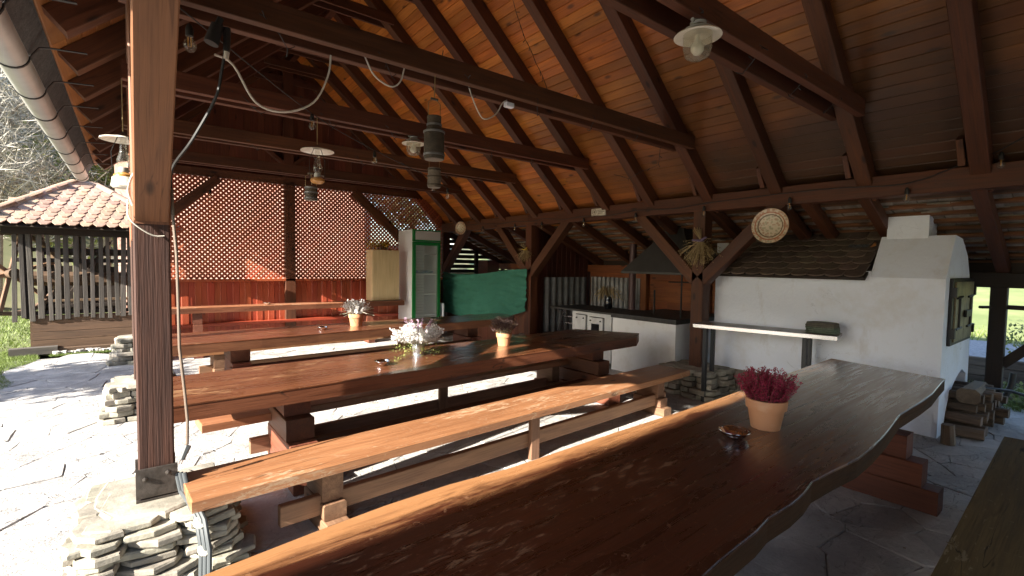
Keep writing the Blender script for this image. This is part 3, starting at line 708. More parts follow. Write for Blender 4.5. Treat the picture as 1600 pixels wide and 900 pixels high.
T3 = table('slab table with a single white potted plant, third from the front', wavy(.2, 6.07, 4.75, 6.30, .014, 14, 3) + [(5.25, 6.55)] + wavy(5.3, 7.06, .2, 7.05, .015, 14, 4), .78, .115, [(1.0, 6.3, 6.8), (4.35, 6.5, 6.9)], 'table', 'leg_red', [((1.0, 6.5, .18), (4.3, 6.6, .18))], .2)
T4 = table('narrow slab table against the red lattice wall', wavy(.25, 9.70, 4.62, 9.52, .015, 12, 5) + wavy(4.7, 9.93, .25, 10.0, .01, 10, 6), .86, .10, [(.9, 9.72, 9.85), (3.9, 9.66, 9.8)], 'bench', 'leg_red', None, .14, 4, .03)

def bench(label, x0, y0, x1, y1, wdt, mat, legs=(.15, .95), mid=True, z=.45):
    t = thing('plank_bench', label, 'bench', ((x0 + x1) / 2, (y0 + y1) / 2, 0), 'plank benches beside the tables')
    a = math.atan2(y1 - y0, x1 - x0); nx, ny = -math.sin(a), math.cos(a)
    poly = wavy(x0, y0, x1, y1, .004, 10, x0 * 7) + [(x1 - .02 + nx * wdt, y1 + ny * wdt), (x0 + nx * wdt, y0 + ny * wdt)]
    mb = MB(); mb.prism(poly, z - .062, z, .007, ang=a); mb.build('seat', mat, t)
    for f in legs:
        lx, ly = x0 + (x1 - x0) * f, y0 + (y1 - y0) * f
        for zz, h, ln, w_ in ((0, .09, .46, .15), (.09, .10, .36, .14), (.19, .195, .28, .13)):
            c = wdt / 2
            mb = MB(); mb.beam((lx + nx * (c - ln / 2), ly + ny * (c - ln / 2), zz + h / 2), (lx + nx * (c + ln / 2), ly + ny * (c + ln / 2), zz + h / 2), w_, h - .003, ch=.008); mb.build('leg_block', 'leg', t)
    f0, f1 = legs[0] - .06, legs[-1] + .03
    mb = MB(); mb.beam((x0 + (x1 - x0) * f0 + nx * .13, y0 + (y1 - y0) * f0 + ny * .13, .17), (x0 + (x1 - x0) * f1 + nx * .13, y0 + (y1 - y0) * f1 + ny * .13, .17), .055, .125); mb.build('stretcher', 'leg', t)
    if mid:
        mb = MB(); q = .5; mb.beam((x0 + (x1 - x0) * q + nx * .08, y0 + (y1 - y0) * q + ny * .08, .0), (x0 + (x1 - x0) * q + nx * .08, y0 + (y1 - y0) * q + ny * .08, .387), .10, .045, (0, 1, 0)); mb.build('prop', 'leg', t)
    return t
bench('long orange-brown bench between the front table and the tin-flower table', .226, 2.87, 5.20, 3.14, .43, 'bench', (.15, .90))
bench('scuffed bench tucked under the tin-flower table', .40, 4.18, 4.75, 4.44, .30, 'bench', (.14, .88))
bench('dark bench tucked under the front side of the third table', .9, 6.00, 4.4, 6.22, .32, 'leg_red', (.12, .9), False)
bench('bench behind the third table, nearest the red boards', .5, 7.55, 4.2, 7.75, .32, 'bench', (.12, .9), False)
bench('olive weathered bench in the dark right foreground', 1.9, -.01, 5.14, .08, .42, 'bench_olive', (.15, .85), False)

# ------------------------------------------------------------------ things on the tables
def ashtray(label, x, y, z, r=.065):
    mb = MB(); mb.lathe([(r * .5, 0), (r * .62, .003), (r * .86, .018), (r * .96, .034), (r * 1.08, .037), (r * 1.08, .0385), (r * .95, .036), (r * .84, .020), (r * .6, .006), (.0, .005)], (x, y, z), 24)
    return tag(mb.build('ashtray', 'chrome', None, True, loc=(x, y, z)), label, 'ashtray', 'metal ashtrays on the tables')
ashtray('shiny steel ashtray beside the red heather pot', 2.50, 1.24, .781, .075)
ashtray('steel ashtray near the tin of white flowers', 1.72, 3.98, .781)
ashtray('small steel ashtray left of the potted plant on the third table', 1.97, 6.47, .781)
ashtray('tiny steel ashtray on the narrow table at the lattice wall', 1.98, 9.78, .861)
def pot_thing(label, x, y, z, r0, r1, h, mat='terracotta', cat='potted plant'):
    t = thing('potted_plant', label, cat, (x, y, z), 'potted plants on the tables')
    rim = h * .32
    if mat == 'terracotta':
        prf = [(r0, 0), (r0 + (r1 - r0) * .62, h - rim), (r1 * .985, h - rim + .001), (r1 * 1.02, h - .004), (r1, h), (r1 - .012, h), (r1 - .014, h - .03), (0, h - .032)]
    else:
        prf = [(r0, 0), (r0, .006), (r0 * 1.02, h * .3), (r0 * 1.06, h * .32), (r1 * .97, h * .6), (r1, h * .62), (r1, h), (r1 - .006, h), (r1 - .008, h - .02), (0, h - .022)]
    mb = MB(); mb.lathe(prf, (x, y, z), 28); p = mb.build('pot', mat, t, True)
    mb = MB(); mb.lathe([(r1 - .016, h - .03), (r1 * .5, h - .024), (0, h - .022)], (x, y, z), 16, cap=False); mb.build('soil', 'earth', t)
    return t
def sprigs(t, c, n, hmin, hmax, spread, stem, bud, budn=40, bw_=.006, bl=.012, lean=.5, tipfrac=.2, r0=.04):
    st, bd = MB(), MB(); c = V(c)
    for i in range(n):
        a = U(0, 6.283); q = math.sqrt(R_()); base = c + V((math.cos(a) * q * r0, math.sin(a) * q * r0, -.01))
        h = U(hmin, hmax) * (1 - .25 * q); d = V((math.cos(a) * q * lean * spread, math.sin(a) * q * lean * spread, h)); tip = base + d
        midp = base + d * .5 + V((U(-.01, .01), U(-.01, .01), .01)); st.tube([base, midp, tip], .0016, 3, .0008)
        for k in range(budn):
            f = tipfrac + (1 - tipfrac) * R_(); p = base + d * f
            dr = V((U(-1, 1), U(-1, 1), U(.0, 1.2))).normalized(); bd.leaf(p + dr * .003, dr, (U(-1, 1), U(-1, 1), U(-1, 1)), bl * U(.7, 1.4), bw_ * U(.7, 1.4))
    st.build('stems', stem, t); bd.build('blossom', bud, t, label=None)
t = pot_thing('terracotta pot of deep red heather on the foreground table', 2.80, 1.215, .781, .075, .106, .165)
sprigs(t, (2.80, 1.215, .935), 150, .13, .215, .16, 'heather_green', 'heather_red', 60, .006, .011, .55, .12, .085)
t = pot_thing('galvanised tin of white and lilac blossom with trailing stems', 2.19, 4.22, .781, .052, .062, .12, 'tin')
sprigs(t, (2.19, 4.22, .89), 150, .08, .23, .4, 'leafgreen', 'white_flower', 52, .013, .018, .55, .3, .05)
sprigs(t, (2.19, 4.22, .89), 6, .24, .33, .22, 'leafgreen', 'lilac', 60, .010, .016, .6, .45, .05)
lv = MB()
for i in range(700):
    a = U(0, 6.283); q = U(.05, .30); p = V((2.19 + math.cos(a) * q, 4.22 + math.sin(a) * q * .8, .90 - q * .30 + U(-.04, .07)))
    lv.leaf(p, V((U(-1, 1), U(-1, 1), U(-.3, .8))).normalized(), (0, 0, 1), U(.012, .022), U(.008, .014))
for i in range(160):
    f = R_(); p = V((2.14 - f * .40, 4.18 - f * .22 + U(-.05, .05), .785 + (1 - f) ** 3 * .1 + U(0, .014)))
    lv.leaf(p, V((U(-1, 1), U(-1, 1), U(0, .5))).normalized(), (0, 0, 1), U(.010, .018), U(.008, .013))
lv.build('leaves', 'leafgreen', t)
t = pot_thing('terracotta pot of dark dried heather on the shaded table end', 3.22, 4.20, .781, .062, .085, .14)
sprigs(t, (3.22, 4.20, .905), 90, .14, .24, .2, 'straw', 'dark_heather', 36, .006, .014, .55, .45, .06)
lv = MB()
for i in range(260):
    a = U(0, 6.283); q = U(0, .08); lv.leaf((3.22 + math.cos(a) * q, 4.20 + math.sin(a) * q, .91 + U(0, .06)), V((U(-.5, .5), U(-.5, .5), 1)).normalized(), (1, 0, 0), .022, .006)
lv.build('leaves', 'palegreen', t)
t = pot_thing('small terracotta pot of white spiky leaves on the third table', 2.47, 6.62, .781, .075, .10, .17)
sprigs(t, (2.47, 6.62, .93), 60, .14, .27, .22, 'palegreen', 'white_flower', 40, .012, .022, .6, .25, .07)
lv = MB()
for i in range(26):
    a = U(0, 6.283); el = U(.1, .8); d = V((math.cos(a) * math.cos(el), math.sin(a) * math.cos(el), math.sin(el))); L = U(.14, .24); b0 = V((2.47, 6.62, .95))
    lv.tube([b0, b0 + d * L * .6, b0 + d * L + V((d.x, d.y, -.8)) * .06], .004, 4, .002)
lv.build('leaves', 'palegreen', t)

# cabinet with dried flowers, on the narrow table
CB = thing('beech_cabinet', 'narrow pale beech cabinet standing on the table at the lattice wall', 'cabinet', (4.2, 9.75, .86))
ca = math.radians(-4)
mb = MB(); mb.box((3.92, 9.62, .872), (4.53, 9.93, 1.93), .003, grain=2); mb.build('carcass', 'beech', CB)
mb = MB(); mb.box((3.935, 9.602, .885), (4.522, 9.619, 1.92), .003, grain=2); mb.build('door', 'beech', CB)
mb = MB(); mb.box((3.915, 9.60, .862), (4.535, 9.93, .871), .001); mb.build('plinth', 'darksteel', CB)
t = thing('dried_flowers', 'yellow dried flowers lying on top of the beech cabinet', 'flowers', (4.1, 9.8, 1.93))
st, bd = MB(), MB()
for i in range(70):
    b0 = V((4.25 + U(-.06, .12), 9.78 + U(-.08, .08), 1.95)); d = V((U(-.42, .1), U(-.1, .06), U(-.02, .22) if R_() < .8 else U(-.30, 0)))
    tp = b0 + d; st.tube([b0, b0 + d * .6 + V((0, 0, .02)), tp], .002, 3)
    for k in range(22):
        p = b0 + d * U(.5, 1.05); bd.leaf(p, V((U(-1, 1), U(-1, 1), U(-.5, 1))).normalized(), (0, 0, 1), .03, .02)
st.build('stems', 'straw', t); bd.build('blossom', 'yellowflower', t)

# fridge
FR = thing('display_fridge', 'tall white display fridge with green frame and glass door', 'fridge', (5.07, 9.78, 0))
fx0, fx1, fy0, fy1 = 4.745, 5.405, 9.40, 10.12
def fb(n, mat, a, b, par=None, ch=.004, **k): mb = MB(); mb.box(a, b, ch); return mb.build(n, mat, par or FR, **k)
fb('side_panel', 'fridgewhite', (fx0, fy0 + .06, .05), (fx0 + .035, fy1, 2.38)); fb('side_panel', 'fridgewhite', (fx1 - .035, fy0 + .06, .05), (fx1, fy1, 2.38))
fb('back_panel', 'fridgegrey', (fx0 + .036, fy1 - .04, .05), (fx1 - .036, fy1 - .001, 2.38)); fb('top_panel', 'fridgewhite', (fx0 + .036, fy0 + .06, 2.16), (fx1 - .036, fy1 - .041, 2.379))
fb('base', 'fridgewhite', (fx0 + .036, fy0 + .06, .05), (fx1 - .036, fy1 - .041, .16)); fb('plinth', 'darksteel', (fx0 + .01, fy0 + .08, 0), (fx1 - .01, fy1, .049))
d = fb('door', 'fridgegreen', (fx0, fy0, .12), (fx0 + .06, fy0 + .055, 2.12)); fb('frame', 'fridgegreen', (fx1 - .06, fy0, .12), (fx1, fy0 + .055, 2.12), d)
fb('frame', 'fridgegreen', (fx0 + .061, fy0, 2.05), (fx1 - .061, fy0 + .055, 2.12), d); fb('frame', 'fridgegreen', (fx0 + .061, fy0, .12), (fx1 - .061, fy0 + .055, .24), d)
fb('pane', 'fridgeglass', (fx0 + .061, fy0 + .02, .241), (fx1 - .061, fy0 + .026, 2.049), d, .001)
h = fb('header', 'fridgegreen', (fx0, fy0 - .005, 2.13), (fx1, fy0 + .055, 2.385)); fb('header_panel', 'silverpanel', (fx0 + .05, fy0 - .012, 2.165), (fx1 - .012, fy0 - .006, 2.355), h)
for i, z in enumerate((.52, .98, 1.42, 1.86)):
    mb = MB()
    for k in range(14): mb.tube([(fx0 + .05 + k * .043, fy0 + .12, z), (fx0 + .05 + k * .043, fy1 - .06, z)], .003, 4)
    mb.box((fx0 + .045, fy0 + .10, z - .012), (fx1 - .045, fy0 + .115, z + .014), .002); mb.build('shelf', 'fridgewhite', FR)
mb = MB()
for k in range(26): z = .3 + k * .066; mb.box((fx0 + .25, fy1 - .048, z), (fx1 - .05, fy1 - .041, z + .012), .001)
mb.build('vent_slats', 'silverpanel', FR, kind='stuff')
for i in range(4):
    x = 4.92 + i * .115; mb = MB(); mb.lathe([(.038, 0), (.04, .01), (.04, .19), (.015, .25), (.015, .275)], (x, 9.85 - .05 * (i % 2), 1.475), 12, (0, -1, 0))
    bo = mb.build('water_bottle', 'bottle', None, True, loc=(x, 9.85, 1.475)); tag(bo, 'blue tinted water bottle lying in the fridge, %s from the hinge side' % ('first', 'second', 'third', 'last')[i], 'bottle', 'bottles lying in the fridge')
    mb = MB(); mb.lathe([(.017, .276), (.017, .30)], (x, 9.85 - .05 * (i % 2), 1.475), 10, (0, -1, 0)); c = mb.build('cap', 'blueplastic', bo)
mb = MB(); mb.box((5.47, 9.38, .1), (5.50, 9.66, .78), .002); tag(mb.build('leaning_board', 'plaster', loc=(5.48, 9.5, .1)), 'thin pale board standing right beside the green fridge', 'board')

# green tarpaulin between two posts
mb = MB(); nx_, nz_ = 110, 44; vs = []
for j in range(nz_ + 1):
    for i in range(nx_ + 1):
        s_, t_ = i / nx_, j / nz_
        y = 10.05 - 3.09 * s_; top = 1.47 + .12 * s_ - .10 * math.sin(math.pi * s_) * (1 - s_) * 1.4; bot = .50 + .27 * s_ ** 2 + .02 * math.sin(s_ * 20)
        z = top + (bot - top) * t_
        x = 5.90 + .025 * math.sin(s_ * 7 + t_ * 4) * t_ + .006 * math.sin(s_ * 41 + t_ * 23 + 2 * math.sin(t_ * 9)) + .007 * math.sin(t_ * 47 - s_ * 17 + 2 * math.sin(s_ * 11)) + .008 * math.sin((s_ * .5 + t_ * 1.6) * 12 + math.sin(s_ * 9))
        x += .022 * MN.noise(V((s_ * 9, t_ * 5, 1))) + .016 * abs(MN.noise(V((s_ * 20 + t_ * 6, t_ * 15 - s_ * 5, 4)))) + .008 * abs(MN.noise(V((s_ * 45, t_ * 30, 9))))
        vs.append((x - .06, y, z))
fs = [(j * (nx_ + 1) + i, j * (nx_ + 1) + i + 1, (j + 1) * (nx_ + 1) + i + 1, (j + 1) * (nx_ + 1) + i) for j in range(nz_) for i in range(nx_)]
n0 = len(vs); vs2 = [(x + .004, y, z) for x, y, z in vs]; fs2 = [tuple(reversed([k + n0 for k in f])) for f in fs]
mb.add(vs + vs2, fs + fs2); o = mb.build('green_tarpaulin', 'greencloth', None, True, loc=(5.9, 8.6, 1.0)); tag(o, 'crumpled green tarpaulin stretched between two posts beside the fridge', 'tarpaulin')

t = thing('low_board_wall', 'low brown board wall below the hanging green tarpaulin', 'wall', (6.02, 8.6, 0)); y = 7.12
while y < 10.1:
    mb = MB(); xo = 6.02 + .006 * (int(y * 100) % 2); mb.beam((xo, y + .065, 0), (xo, y + .065, .82), .138, .022, (1, 0, 0), .005); mb.build('board', 'leg_red', t); y += .13

# ------------------------------------------------------------------ walls round the cooking corner
t = thing('board_wall', 'dark red wall of vertical boards closing the far side of the cooking corner', 'wall', (6.9, 7.08, 0)); x = 6.1
while x < 7.75:
    mb = MB(); mb.beam((x + .065, 7.10, .0), (x + .065, 7.10, zn(x + .065) + .12), .126, .024, (0, 1, 0), .006); mb.build('wall_board', 'darkred', t); x += .13
t = thing('plank_wall', 'orange wall of horizontal planks behind the grill hood', 'wall', (7.74, 5.7, 0)); z = 0
while z < 1.52:
    mb = MB(); h = .128; cut = U(4.9, 6.4)
    for a, b in ((3.35, cut), (cut, 7.08)):
        mb = MB(); xo = 7.735 + .007 * (int(z / h + .5) % 2); mb.beam((xo, a + .0005, z + h / 2), (xo, b - .0005, z + h / 2), .024, h + .006, ch=.007); mb.build('plank', 'orange_wall', t)
    z += h
for y in (5.62, 4.36): mb = MB(); mb.beam((7.66, y, 0), (7.66, y, 1.53), .11, .12, (0, 1, 0)); mb.build('stud', 'orange_wall', t)
t = thing('slatted_wall', 'dark wall of gapped horizontal boards seen above the green tarpaulin', 'wall', (7, 10.3, 0)); z = .02
while z < 2.35:
    x1 = min(8.1, 6.0 + (2.44 - z) / .424)
    mb = MB(); mb.beam((5.9, 10.32, z + .045), (x1, 10.32, z + .045), .02, .092, ch=.002); mb.build('board', 'black_timber', t); z += .122 if z > 1.35 else .094
for x in (6.05, 6.95, 7.8): mb = MB(); mb.beam((x, 10.27, 0), (x, 10.27, zn(x)), .09, .08, (0, 1, 0)); mb.build('post', 'black_timber', t)
mb = MB(); mb.box((6.9, 9.7, 1.42), (7.25, 10.1, 1.75), .004); mb.box((6.7, 9.6, 1.38), (7.5, 10.15, 1.418), .003); tag(mb.build('storage_box', 'darkred', loc=(7, 9.9, 1.4)), 'dark box on a shelf in the gloom above the tarpaulin', 'box')

# corrugated sheets
def corrugated(label, p0, p1, z0, z1, amp, pitch):
    p0, p1 = V(p0), V(p1); d = p1 - p0; L = d.length; d.normalize(); nrm = V((-d.y, d.x, 0)); n = int(L / pitch * 10); vs = []
    for off in (0, .003):
        for i in range(n + 1):
            s = L * i / n; q = p0 + d * s + nrm * (amp * math.sin(2 * math.pi * s / pitch) + off)
            vs += [(q.x, q.y, z0), (q.x, q.y, z1)]
    m_ = 2 * (n + 1); fs = []
    for i in range(n): a = 2 * i; fs += [(a, a + 2, a + 3, a + 1), (m_ + a, m_ + a + 1, m_ + a + 3, m_ + a + 2), (a + 1, a + 3, m_ + a + 3, m_ + a + 1)]
    mb = MB(); mb.add(vs, fs); tag(mb.build('corrugated_sheet', 'corr', None, True, loc=p0), label, 'metal sheet', 'corrugated sheets in the cooking corner')
corrugated('deep-ribbed grey iron sheet leaning on the dark red boards', (6.30, 6.97, 0), (7.55, 6.99, 0), .05, 1.43, .028, .17)
corrugated('shallow-ribbed pale iron sheet behind the vase of dried grass', (7.60, 6.93, 0), (7.64, 5.72, 0), .5, 1.44, .010, .11)

# grill: masonry counter, hood, rods
GR = thing('masonry_grill', 'white masonry grill counter with a black stone top', 'grill', (6.75, 4.45, 0))
mb = MB(); mb.box((6.10, 3.93, 0), (7.45, 5.08, .845), .006); mb.build('counter', 'plaster_soot', GR)
mb = MB(); mb.box((6.075, 3.91, .847), (7.5, 5.10, .915), .006); mb.build('slab', 'blackslab', GR)
for (x, y, zt) in ((6.55, 4.62, 1.30), (6.45, 4.08, 1.56), (7.1, 4.12, 1.4)):
    mb = MB(); mb.tube([(x, y, .915), (x, y, zt)], .014, 6); mb.build('rod', 'blackmetal', GR)
mb = MB(); mb.tube([(6.45, 4.30, 1.44), (6.45, 3.8, 1.45)], .010, 6); mb.build('hook_bar', 'blackmetal', GR)
HD = thing('grill_hood', 'dull grey sheet metal hood hanging above the white grill', 'hood', (6.7, 4.4, 1.58))
b0, t0_ = (6.20, 7.45, 3.72, 5.02), (6.58, 6.82, 4.17, 4.41)
vs = []
for (a, b, c, d_), z in ((b0, 1.56), (b0, 1.59), (t0_, 2.26)): vs += [(a, c, z), (b, c, z), (b, d_, z), (a, d_, z)]
mb = MB(); mb.add(vs, [(k + i, k + (i + 1) % 4, k + 4 + (i + 1) % 4, k + 4 + i) for k in (0, 4) for i in range(4)])
vs2 = [(x + (6.7 - x) * .02, y + (4.3 - y) * .02, z - .004) for x, y, z in vs]; mb.add(vs2, [(k + 4 + i, k + 4 + (i + 1) % 4, k + (i + 1) % 4, k + i) for k in (0, 4) for i in range(4)])
mb.build('hood_shell', 'hood', HD)
mb = MB(); mb.lathe([(.085, 2.2), (.085, 2.50)], (6.70, 4.29, 0), 18); mb.build('flue', 'blackmetal', HD, True)
mb = MB(); mb.lathe([(.086, 2.40), (.10, 2.405), (.10, 2.45), (.086, 2.455)], (6.70, 4.29, 0), 18); mb.build('collar', 'steel', HD, True)
mb = MB(); mb.box((7.15, 3.75, 1.90), (7.35, 3.93, 2.12), .004); tag(mb.build('junction_box', 'plaster', loc=(7.2, 3.8, 2)), 'pale grey box under the roof behind the post with the dried bouquet', 'box')
# stove with its brown pipe
ST = thing('kitchen_stove', 'old white enamel stove left of the white grill', 'stove', (6.4, 5.5, 0))
mb = MB(); mb.box((6.12, 5.12, .08), (6.75, 6.0, .875), .008); mb.build('body', 'stove', ST)
mb = MB(); mb.box((6.09, 5.10, .878), (6.95, 6.55, .91), .004); mb.build('hotplate', 'blackslab', ST)
for (a, b, z0, z1, mm) in ((5.28, 5.58, .30, .80, 'stove'), (5.66, 5.90, .45, .82, 'stove')):
    mb = MB(); mb.box((6.085, a, z0), (6.115, b, z1), .006); dd = mb.build('door', mm, ST)
    mb = MB(); mb.box((6.112, a - .012, z0 - .012), (6.118, b + .012, z1 + .012), .001); mb.build('gap', 'blackslab', dd)
    if a < 5.5:
        mb = MB(); mb.box((6.078, a + .07, z0 + .14), (6.084, b - .06, z1 - .10), .001); mb.build('window', 'vase', dd)
        mb = MB(); mb.tube([(6.06, a + .05, z0 + .25), (6.06, b - .12, z0 + .25)], .012, 6); mb.build('handle', 'steel', dd)
    for q in (a + .04, b - .04): mb = MB(); mb.lathe([(.012, 0), (.012, .02), (0, .021)], (6.085, q, z1 - .05), 8, (-1, 0, 0)); mb.build('knob', 'blackmetal', dd)
mb = MB(); mb.tube([(6.9, 5.33, .91), (6.9, 5.33, 2.06)], .062, 14); mb.build('stove_pipe', 'brownpipe', ST, True)
t = thing('vase', 'dark glazed vase of drooping dried grass on the stove top', 'vase', (6.62, 5.62, .91))
mb = MB(); mb.lathe([(.05, 0), (.075, .05), (.07, .16), (.055, .20), (.06, .22)], (6.62, 5.62, .911), 16); mb.build('body', 'vase', t, True)
st = MB()
for i in range(60):
    a = U(0, 6.283); q = U(.08, .26); b0 = V((6.62, 5.62, 1.12)); m1 = b0 + V((math.cos(a) * q * .5, math.sin(a) * q * .5, U(.10, .2))); tp = b0 + V((math.cos(a) * q, math.sin(a) * q, U(-.08, .14))); st.tube([b0, m1, tp], .003, 3, .006)
st.build('dried_grass', 'straw', t)
t = thing('wire_stand', 'chrome wire stand in front of the ribbed iron sheet', 'stand', (6.5, 6.4, 0))
mb = MB()
for (a, b) in (((6.35, 6.75, 0), (6.45, 6.55, .86)), ((6.35, 6.05, 0), (6.45, 6.2, .86)), ((6.6, 6.75, 0), (6.5, 6.55, .86)), ((6.6, 6.05, 0), (6.5, 6.2, .86))): mb.tube([a, b], .008, 6)
mb.build('leg', 'steel', t)
mb = MB(); mb.tube([(6.40, 6.58, .60), (6.40, 6.55, .72), (6.40, 6.15, .72), (6.40, 6.12, .60), (6.40, 6.58, .60)], .008, 6); mb.build('bar', 'steel', t)

# ------------------------------------------------------------------ bread oven
OV = thing('bread_oven', 'whitewashed masonry bread oven with sloping shoulder and chimney', 'oven', (6.9, 2.3, 0))
ox, oy0, oy1 = 6.30, 1.085, 1.71
prof = [(ox, 0), (ox, 1.595), (6.64, 2.045), (6.98, 2.02), (7.30, 1.84), (7.46, 1.62), (7.55, 1.2), (7.70, .86), (7.72, 0), (7.58, 0), (7.58, .50)]
for k in range(9): a = math.pi / 2 * (k + 1) / 9; prof.append((7.52 - .95 * math.sin(a) , .02 + .56 * math.cos(a) if k < 8 else 0))
n = len(prof); mb = MB(); mb.add([(x, oy0, z) for x, z in prof] + [(x, oy1, z) for x, z in prof], [tuple(range(n)), tuple(range(2 * n - 1, n - 1, -1))] + [((i + 1) % n, i, n + i, n + (i + 1) % n) for i in range(n)])
mb.build('oven_body', 'limewash', OV)
mb = MB(); mb.box((6.62, 1.30, 1.98), (6.98, 1.66, 2.262), .006); mb.build('chimney', 'limewash', OV)
mb = MB(); mb.box((ox + .002, oy1 - .01, .33), (7.35, 3.47, 1.66), .008); mb.build('side_wall', 'limewash', OV)
mb = MB(); mb.box((ox - .01, oy1 + .004, .0), (7.3, 3.46, .332), .01); mb.build('stone_footing', 'mortar', OV)
for i in range(16):
    mb = MB(); stone(mb, ox - .01 + U(-.01, .01), 1.95 + (i % 8) * .19 + U(-.03, .03), .0 + (i // 8) * .17, U(.13, .17), .10, .05, math.pi / 2); mb.build('stone', 'mortar', OV)
dr = MB(); dr.box((6.47, oy0 - .03, .915), (7.50, oy0 - .002, 1.60), .004); d = dr.build('door_frame', 'blackmetal', OV)
for (a, b) in ((6.55, 6.99), (7.0, 7.44)):
    mb = MB(); mb.box((a, oy0 - .045, .95), (b, oy0 - .031, 1.565), .003); mb.build('door_leaf', 'doormetal', d)
mb = MB()
for x, s in ((6.62, 1), (7.18, 1)):
    for z in (1.08, 1.40): mb.tube([(x - .06, oy0 - .052, z), (x + .20, oy0 - .052, z + .01)], .012, 5)
    mb.tube([(x + .08, oy0 - .052, 1.08), (x + .08, oy0 - .052, 1.41)], .012, 5)
mb.box((6.93, oy0 - .075, 1.19), (7.22, oy0 - .05, 1.26), .004); mb.build('door_latch', 'blackmetal', d)
for z in (1.04, 1.46):
    for x in (6.50, 7.47): mb = MB(); mb.box((x - .03, oy0 - .06, z - .05), (x + .03, oy0 - .03, z + .05), .003); mb.build('hinge', 'blackmetal', d)
# small tiled roof over the low wall
def tile_mesh(name, w_, L, th, mat, pointed=False):
    poly = [(-w_ / 2, 0), (w_ / 2, 0)]
    if pointed: poly += [(w_ / 2, L * .72), (w_ * .2, L), (-w_ * .2, L), (-w_ / 2, L * .72)]
    else:
        for k in range(7): a = math.pi * k / 6; poly.append((math.cos(a) * w_ / 2, L - w_ * .28 + math.sin(a) * w_ * .28))
    mb = MB(); mb.prism(poly, -th / 2, th / 2, .003); return mesh_of(mb, name, mat)
def frame(o_, x_, y_):
    x_, y_ = V(x_).normalized(), V(y_).normalized(); z_ = x_.cross(y_); m = Matrix.Identity(4)
    for i in range(3): m[i][0], m[i][1], m[i][2], m[i][3] = x_[i], y_[i], z_[i], o_[i]
    return m
OR_ = thing('oven_roof', 'small sooty tiled roof over the low white oven wall', 'roof', (6.6, 2.6, 1.6))
tm = tile_mesh('tile', .178, .30, .016, 'darktile'); sl = .62; dn = V((-1, 0, -sl)).normalized(); upn = V((-sl, 0, 1)).normalized()
mb = MB(); vs = [(6.20, 1.725, 1.59), (6.20, 3.42, 1.59), (7.04, 3.42, 1.59 + .84 * sl), (7.04, 1.725, 1.59 + .84 * sl)]; vs += [(x, y, z - .03) for x, y, z in vs]
mb.add(vs, [(3, 2, 1, 0), (4, 5, 6, 7), (0, 1, 5, 4), (1, 2, 6, 5), (2, 3, 7, 6), (3, 0, 4, 7)]); mb.build('deck', 'black_timber', OR_)
for r in range(7):
    for c in range(10):
        y = 1.815 + c * .18 + (.09 if r % 2 else 0)
        if y > 3.42: continue
        p = V((6.16, y, 1.585)) - dn * (.245 + r * .135) + upn * (.028)
        q = (dn - upn * -.06 + V((0, 0, -.0))).normalized(); q = (dn + upn * .075).normalized()
        inst(tm, 'tile', OR_, frame(p + V((0, U(-.004, .004), 0)), (V((0, 1, 0)) + V((0, 0, U(-.02, .02)))), q))
t = thing('roof_brush', 'dark bristle hand brush lying on the small oven roof', 'brush', (6.6, 1.9, 1.9))
fr = frame(V((6.58, 1.93, 1.90)), (0, 1, 0), (-dn))
mb = MB(); 
for i in range(9): mb.beam(V((6.50, 1.86 + i * .022, 1.80)), V((6.68, 1.84 + i * .022, 1.95)), .02, .05, ch=.004)
mb.build('bristles', 'brush', t); mb = MB(); mb.tube([(6.60, 1.83, 1.88), (6.66, 1.78, 1.95), (6.72, 1.79, 1.97)], .02, 8); mb.build('handle', 'orangewood', t, True)

# steel-legged table with folded cloth
a_ = V((5.50, 3.30, 0)); b_ = V((5.80, 1.83, 0)); ax_ = (b_ - a_).normalized(); ay_ = V((-ax_.y, ax_.x, 0)); LT = (b_ - a_).length
PT = thing('steel_leg_table', 'narrow worktop on dark square steel legs before the white oven wall', 'table', tuple((a_ + b_) / 2))
W_ = .42
mb = MB(); c0 = a_ + ay_ * W_ / 2; mb.beam(c0 + V((0, 0, .955)), c0 + ax_ * LT + V((0, 0, .955)), W_, .028, ch=.003); mb.build('worktop', 'tabletop_pale', PT)
mb = MB(); c1 = a_ - ay_ * .006; mb.beam(c1 + V((0, 0, .949)), c1 + ax_ * LT + V((0, 0, .949)), .01, .042, ch=.001); mb.build('edge_strip', 'steel', PT)
for s in (.13, LT - .30):
    for q in (.07, W_ - .06):
        p = a_ + ax_ * s + ay_ * q; mb = MB(); mb.beam(p, p + V((0, 0, .936)), .045, .045, (0, 1, 0), .002); mb.build('leg', 'darksteel', PT)
t = thing('folded_cloths', 'pile of folded grey-green cloths on the steel-legged table end', 'cloths', tuple(a_ + ax_ * (LT - .16) + ay_ * .25 + V((0, 0, .973))))
for i in range(5):
    p = a_ + ax_ * (LT - .17) + ay_ * .27; mb = MB(); z = .973 + i * .022; poly = []
    for k in range(14):
        an = 6.283 * k / 14; rr = 1 + U(-.05, .05); e = (abs(math.cos(an)) ** 4 + abs(math.sin(an)) ** 4) ** -.25
        q = p + ax_ * math.cos(an) * .155 * e * rr + ay_ * math.sin(an) * .12 * e * rr; poly.append((q.x, q.y))
    mb.prism(poly, z, z + .021, .007, jz=.004); mb.build('cloth', 'clothgreen' if i < 3 else 'clothgrey', t, True)

